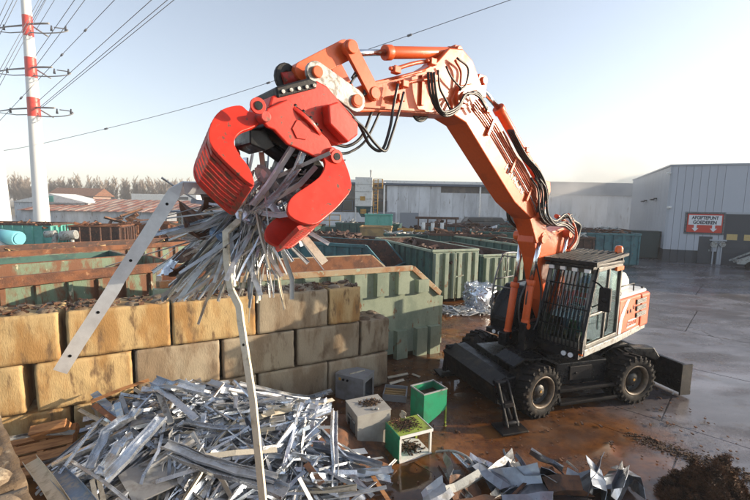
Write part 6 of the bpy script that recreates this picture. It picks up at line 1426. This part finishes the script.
# ---- crumpled sheets at the bottom right
def folded(c, size, ln, mt, label, seed, tilt=.35):
    """folded sheet metal offcut: an angular profile extruded between two skewed cuts"""
    rr = random.Random(seed); a = rr.uniform(-.5, .5); p = Vector((0, 0)); prof = [p.copy()]
    nseg = rr.choice((2, 3, 3, 4))
    for k in range(nseg): p = p + Vector((math.cos(a), math.sin(a))) * size * rr.uniform(.25, .55); prof.append(p.copy()); a += rr.choice((-1, 1)) * rr.uniform(.5, 1.5)
    mid = sum(prof, Vector((0, 0))) / len(prof); e = Euler((rr.uniform(-tilt, tilt), rr.uniform(-tilt, tilt) , rr.uniform(0, 6.28))).to_matrix(); vs = []; nc = 4; tw = rr.uniform(-.7, .7)
    cut = [rr.uniform(-.18, .18) * ln for _ in prof]; cut2 = [rr.uniform(-.18, .18) * ln for _ in prof]
    for j in range(nc + 1):
        t_ = j / nc; rt = Matrix.Rotation(tw * t_, 2)
        for i, q in enumerate(prof):
            v = rt @ (q - mid) ; y = (t_ - .5) * ln + cut[i] * (1 - t_) + cut2[i] * t_
            vs.append(Vector((v.x + rr.gauss(0, .006), y, v.y + rr.gauss(0, .008) + .06 * ln * math.sin(math.pi * t_) * tw)))
    W = [e @ v for v in vs]; zmin = min(v.z for v in W); c = Vector(c); base = max(.02, c.z - .5 * size); W = [Vector((c.x + v.x, c.y + v.y, v.z - zmin + base * .4)) for v in W]
    n = len(prof); m = MB(); m.add(W, [(j * n + i, j * n + i + 1, (j + 1) * n + i + 1, (j + 1) * n + i) for j in range(nc) for i in range(n - 1)])
    o = m.build('folded_sheet', mt); sd_m = o.modifiers.new('thick', 'SOLIDIFY'); sd_m.thickness = .007
    return tag(o, label, 'metal sheet')
bs_ = [((452, 478, .1), .4, .5, DZN, 'dull folded sheet at the left end of the bottom right scrap', .2), ((508, 468, .25), .45, .65, SPZ, 'large speckled folded sheet standing highest in the bottom right scrap', .5), ((480, 462, .2), .25, .4, GALV, 'small pale folded tip behind the large speckled sheet', .4),
       ((536, 476, .2), .5, .6, DZN, 'dark folded sheet right beside the large speckled one', .6), ((556, 470, .25), .45, .5, DZN, 'pointed folded sheet in the middle of the bottom right scrap', .6), ((583, 478, .2), .5, .6, DZN, 'smooth open folded sheet right of the pointed one', .5),
       ((608, 484, .2), .45, .5, DZN, 'curled dark sheet near the right end of the scrap', .6), ((630, 484, .15), .34, .4, SPZ, 'speckled open folded sheet at the very right end of the scrap', .3), ((470, 494, .15), .4, .5, BROWNM, 'rusty folded sheet at the bottom edge near the bent pipe', .3),
       ((522, 492, .15), .5, .6, DZN, 'dull folded sheet at the bottom edge under the dark one', .3), ((568, 494, .12), .45, .5, BROWNM, 'brown folded sheet at the bottom edge in the middle', .3), ((498, 488, .2), .3, .4, CREAM, 'small cream folded sheet at the bottom edge', .5), ((437, 499, .1), .3, .4, GALV2, 'white folded corner at the bottom edge left of the heap', .2), ((600, 497, .1), .45, .55, DZN, 'dull folded sheet at the bottom edge below the curled one', .3),
       ((462, 488, .1), .35, .6, GREYP, 'grey folded trough at the left part of the bottom right scrap', .3), ((548, 488, .2), .3, .5, SPZ, 'speckled narrow fold crossing in front of the pointed sheet', .4), ((490, 474, .2), .35, .6, DZN, 'smooth blueish fold leaning on the large speckled sheet', .5), ((618, 494, .1), .35, .5, DZN, 'smooth fold at the bottom edge near the right end', .3)]
for i, (p, s, l, mt, lb, tl) in enumerate(bs_): folded(gz(p), s, l, mt, lb, 500 + i, tl)
for i in range(12):
    x = r.uniform(450, 625); m = MB(); y = r.uniform(470, 498); A = gz((x, y, .1)); a = r.uniform(0, 3.14); B = A + Vector((math.cos(a), math.sin(a), r.uniform(-.1, .3))) * r.uniform(.25, .6); strip(m, A, B, r, r.choice((.04, .06, .1)), r.choice((0, 1, 2)))
    mm = r.choice((GALV2, DZN, BROWNM, DZN)); tag(m.build('metal_strip', mm), '%s strip at the %s of the crumpled sheets bottom right' % (SHN[mm.name], 'left end' if x < 500 else 'middle' if x < 570 else 'right end'), 'metal strip', 'strips among the crumpled sheets')
m = MB(); P = [gz(p) for p in ((436, 452, .05), (444, 451, .12), (456, 452, .2), (468, 458, .25), (474, 466, .22))]; m.tube(curve(P, 5), .022, 8); tag(m.build('bent_pipe', GREYP), 'bent grey pipe arching left of the bottom right scrap', 'pipe')
fpiece([(444, 474, .04), (470, 500, .1)], .1, 0, GREYP, 'grey channel slanting to the bottom edge left of the speckled sheet')
# ---- bale of shredded metal and flattened foil
c = Vector((4.3, 16.25, 0)); m = MB(); rr = random.Random(9)
for k in range(620):
    a = rr.uniform(0, 6.28); z = rr.uniform(.02, 1.05); rad = rr.uniform(.42, .62); p = c + Vector((math.cos(a) * rad, math.sin(a) * rad * .8, z)); d = Vector((-math.sin(a) + rr.gauss(0, .5), math.cos(a) + rr.gauss(0, .5), rr.gauss(0, .8))).normalized() * rr.uniform(.06, .2)
    m.bar(p - d, p + d, rr.uniform(.02, .07), .006, (math.cos(a) + rr.gauss(0, .4), math.sin(a) + rr.gauss(0, .4), rr.gauss(0, .4)))
m.cyl(c, c + Vector((0, 0, 1.0)), .5, n=14)
tag(m.build('metal_bale', GALV), 'round bale of shredded silvery metal standing before the green containers', 'bale')
m = MB()
for k in range(260):
    x, y = rr.gauss(3.45, .55), rr.gauss(15.6, .28); a = rr.uniform(0, 3.14); p = Vector((x, y, rr.uniform(.03, .12))); d = Vector((math.cos(a), math.sin(a) * .5, rr.gauss(0, .2))) * rr.uniform(.06, .3); m.bar(p - d, p + d, rr.uniform(.04, .16), .008, (rr.gauss(0, .3), rr.gauss(0, .3), 1))
tag(m.build('flattened_foil', GALV2), 'spread of flattened silvery foil on the mud in front of the bale', 'scrap', None, 'stuff')
m = MB(); m.cyl((5.0, 16.2, .45), (5.3, 16.25, .5), .3, n=16); m.cyl((4.95, 16.2, .45), (5.0, 16.2, .45), .2, n=16); m.box((4.9, 16.0, 0), (5.35, 16.4, .2)); tag(m.build('electric_motor', BLKD), 'dark round motor lying right of the metal bale', 'motor')
# ---- brown root heap
def tangle(cx, cy, rx, ry, h, n, seed, label):
    rr = random.Random(seed); m = MB()
    vs = []; N_ = 26
    for j in range(N_ + 1):
        for i in range(N_ + 1):
            x, y = -1 + 2 * i / N_, -1 + 2 * j / N_; q = math.hypot(x, y); z = h * max(0, 1 - q ** 2) * (.75 + 1.0 * noise.fractal(Vector((x * 3 + seed, y * 3, 0)), 1, 2, 3)) - .04
            vs.append((cx + x * rx, cy + y * ry, z))
    m.add(vs, [(j * (N_ + 1) + i, j * (N_ + 1) + i + 1, (j + 1) * (N_ + 1) + i + 1, (j + 1) * (N_ + 1) + i) for j in range(N_) for i in range(N_)], True)
    for k in range(n):
        a = rr.uniform(0, 6.28); q = math.sqrt(rr.random()) * 1.02; x, y = math.cos(a) * q, math.sin(a) * q; z = h * max(0, 1 - q * q) * (.75 + 1.0 * noise.fractal(Vector((x * 3 + seed, y * 3, 0)), 1, 2, 3))
        p = Vector((cx + x * rx, cy + y * ry, z + .0)); d = Vector((rr.gauss(0, 1), rr.gauss(0, 1), abs(rr.gauss(0, .7)))).normalized(); l = rr.uniform(.03, .085); s_ = Vector((rr.gauss(0, 1), rr.gauss(0, 1), rr.gauss(0, 1))).normalized() * rr.uniform(.003, .009)
        mid = p + d * l * .5 + Vector((rr.gauss(0, 1), rr.gauss(0, 1), rr.gauss(0, 1))) * l * .25; e = p + d * l
        m.add([p - s_, p + s_, mid + s_, e, mid - s_], [(0, 1, 2, 4), (4, 2, 3)])
    return tag(m.build('root_heap', BRUSH), label, 'root heap', None, 'stuff')
tangle(4.85, 5.35, .62, .55, .56, 30000, 3, 'dark brown heap of tangled root fibre at the bottom right corner')
tangle(5.25, 5.0, .45, .5, .34, 6000, 5, 'lower right lobe of the brown root heap')
rr = random.Random(12); m = MB()
for k in range(900):
    s = rr.random(); p = Vector((4.9, 7.05, 0)).lerp(Vector((6.2, 5.75, 0)), s) + Vector((rr.gauss(0, .12), rr.gauss(0, .1), 0)); p.z = rr.uniform(0, .02); sz = rr.uniform(.006, .03); m.cbox(p, (sz, sz * rr.uniform(.5, 1.5), sz * .6))
tag(m.build('soil_crumbs', DIRT), 'line of dark soil crumbs scattered on the concrete before the root heap', 'soil', None, 'stuff')
m = MB()
for k in range(1100):
    p = Vector((rr.uniform(-1, 6.8), rr.uniform(4.8, 14), 0)); p.z = .03; sz = rr.uniform(.008, .035); m.cbox(p, (sz, sz * rr.uniform(.5, 2.5), sz * .6))
tag(m.build('grit', BROWNM), 'small stones and scrap crumbs scattered over the muddy yard', 'grit', None, 'stuff')

# ================================================================ AIR
def vol(name, lo, hi, dens, col=(1, 1, 1), noise_sc=None, kind='stuff', label=None):
    m = MB(); m.box(lo, hi); o = m.build(name, None); mt = bpy.data.materials.new(name); mt.use_nodes = True; N = mt.node_tree.nodes; L = mt.node_tree.links; N.remove(N['Principled BSDF'])
    v = N.new('ShaderNodeVolumePrincipled'); v.inputs['Color'].default_value = (*col, 1); v.inputs['Density'].default_value = dens; v.inputs['Anisotropy'].default_value = 0
    L.new(v.outputs[0], N['Material Output'].inputs['Volume'])
    if noise_sc:
        tc = N.new('ShaderNodeTexCoord'); nz = N.new('ShaderNodeTexNoise'); nz.inputs['Scale'].default_value = noise_sc; nz.inputs['Detail'].default_value = 4; L.new(tc.outputs['Object'], nz.inputs['Vector'])
        mr = N.new('ShaderNodeMapRange'); mr.inputs['From Min'].default_value = .42; mr.inputs['From Max'].default_value = .72; mr.inputs['To Max'].default_value = dens; L.new(nz.outputs['Fac'], mr.inputs['Value'])
        g = N.new('ShaderNodeTexCoord'); mp = N.new('ShaderNodeMapping'); mp.vector_type = 'POINT'; mp.inputs['Location'].default_value = (-1, -1, -1); mp.inputs['Scale'].default_value = (2, 2, 2); L.new(g.outputs['Generated'], mp.inputs[0])
        ln = N.new('ShaderNodeVectorMath'); ln.operation = 'LENGTH'; L.new(mp.outputs[0], ln.inputs[0]); fo = N.new('ShaderNodeMapRange'); fo.interpolation_type = 'SMOOTHSTEP'; fo.inputs['From Min'].default_value = 1; fo.inputs['From Max'].default_value = .25; L.new(ln.outputs['Value'], fo.inputs['Value'])
        mu = N.new('ShaderNodeMath'); mu.operation = 'MULTIPLY'; L.new(mr.outputs[0], mu.inputs[0]); L.new(fo.outputs[0], mu.inputs[1]); L.new(mu.outputs[0], v.inputs['Density'])
    o.data.materials.append(mt); o['kind'] = kind
    return o
haze = vol('haze', (-700, -20, -1.2), (700, 700, 60), .0008, (.95, .97, 1))
smoke = vol('smoke', (15, 32, 0), (36, 56, 14), .28, (1, .97, .93), .22)
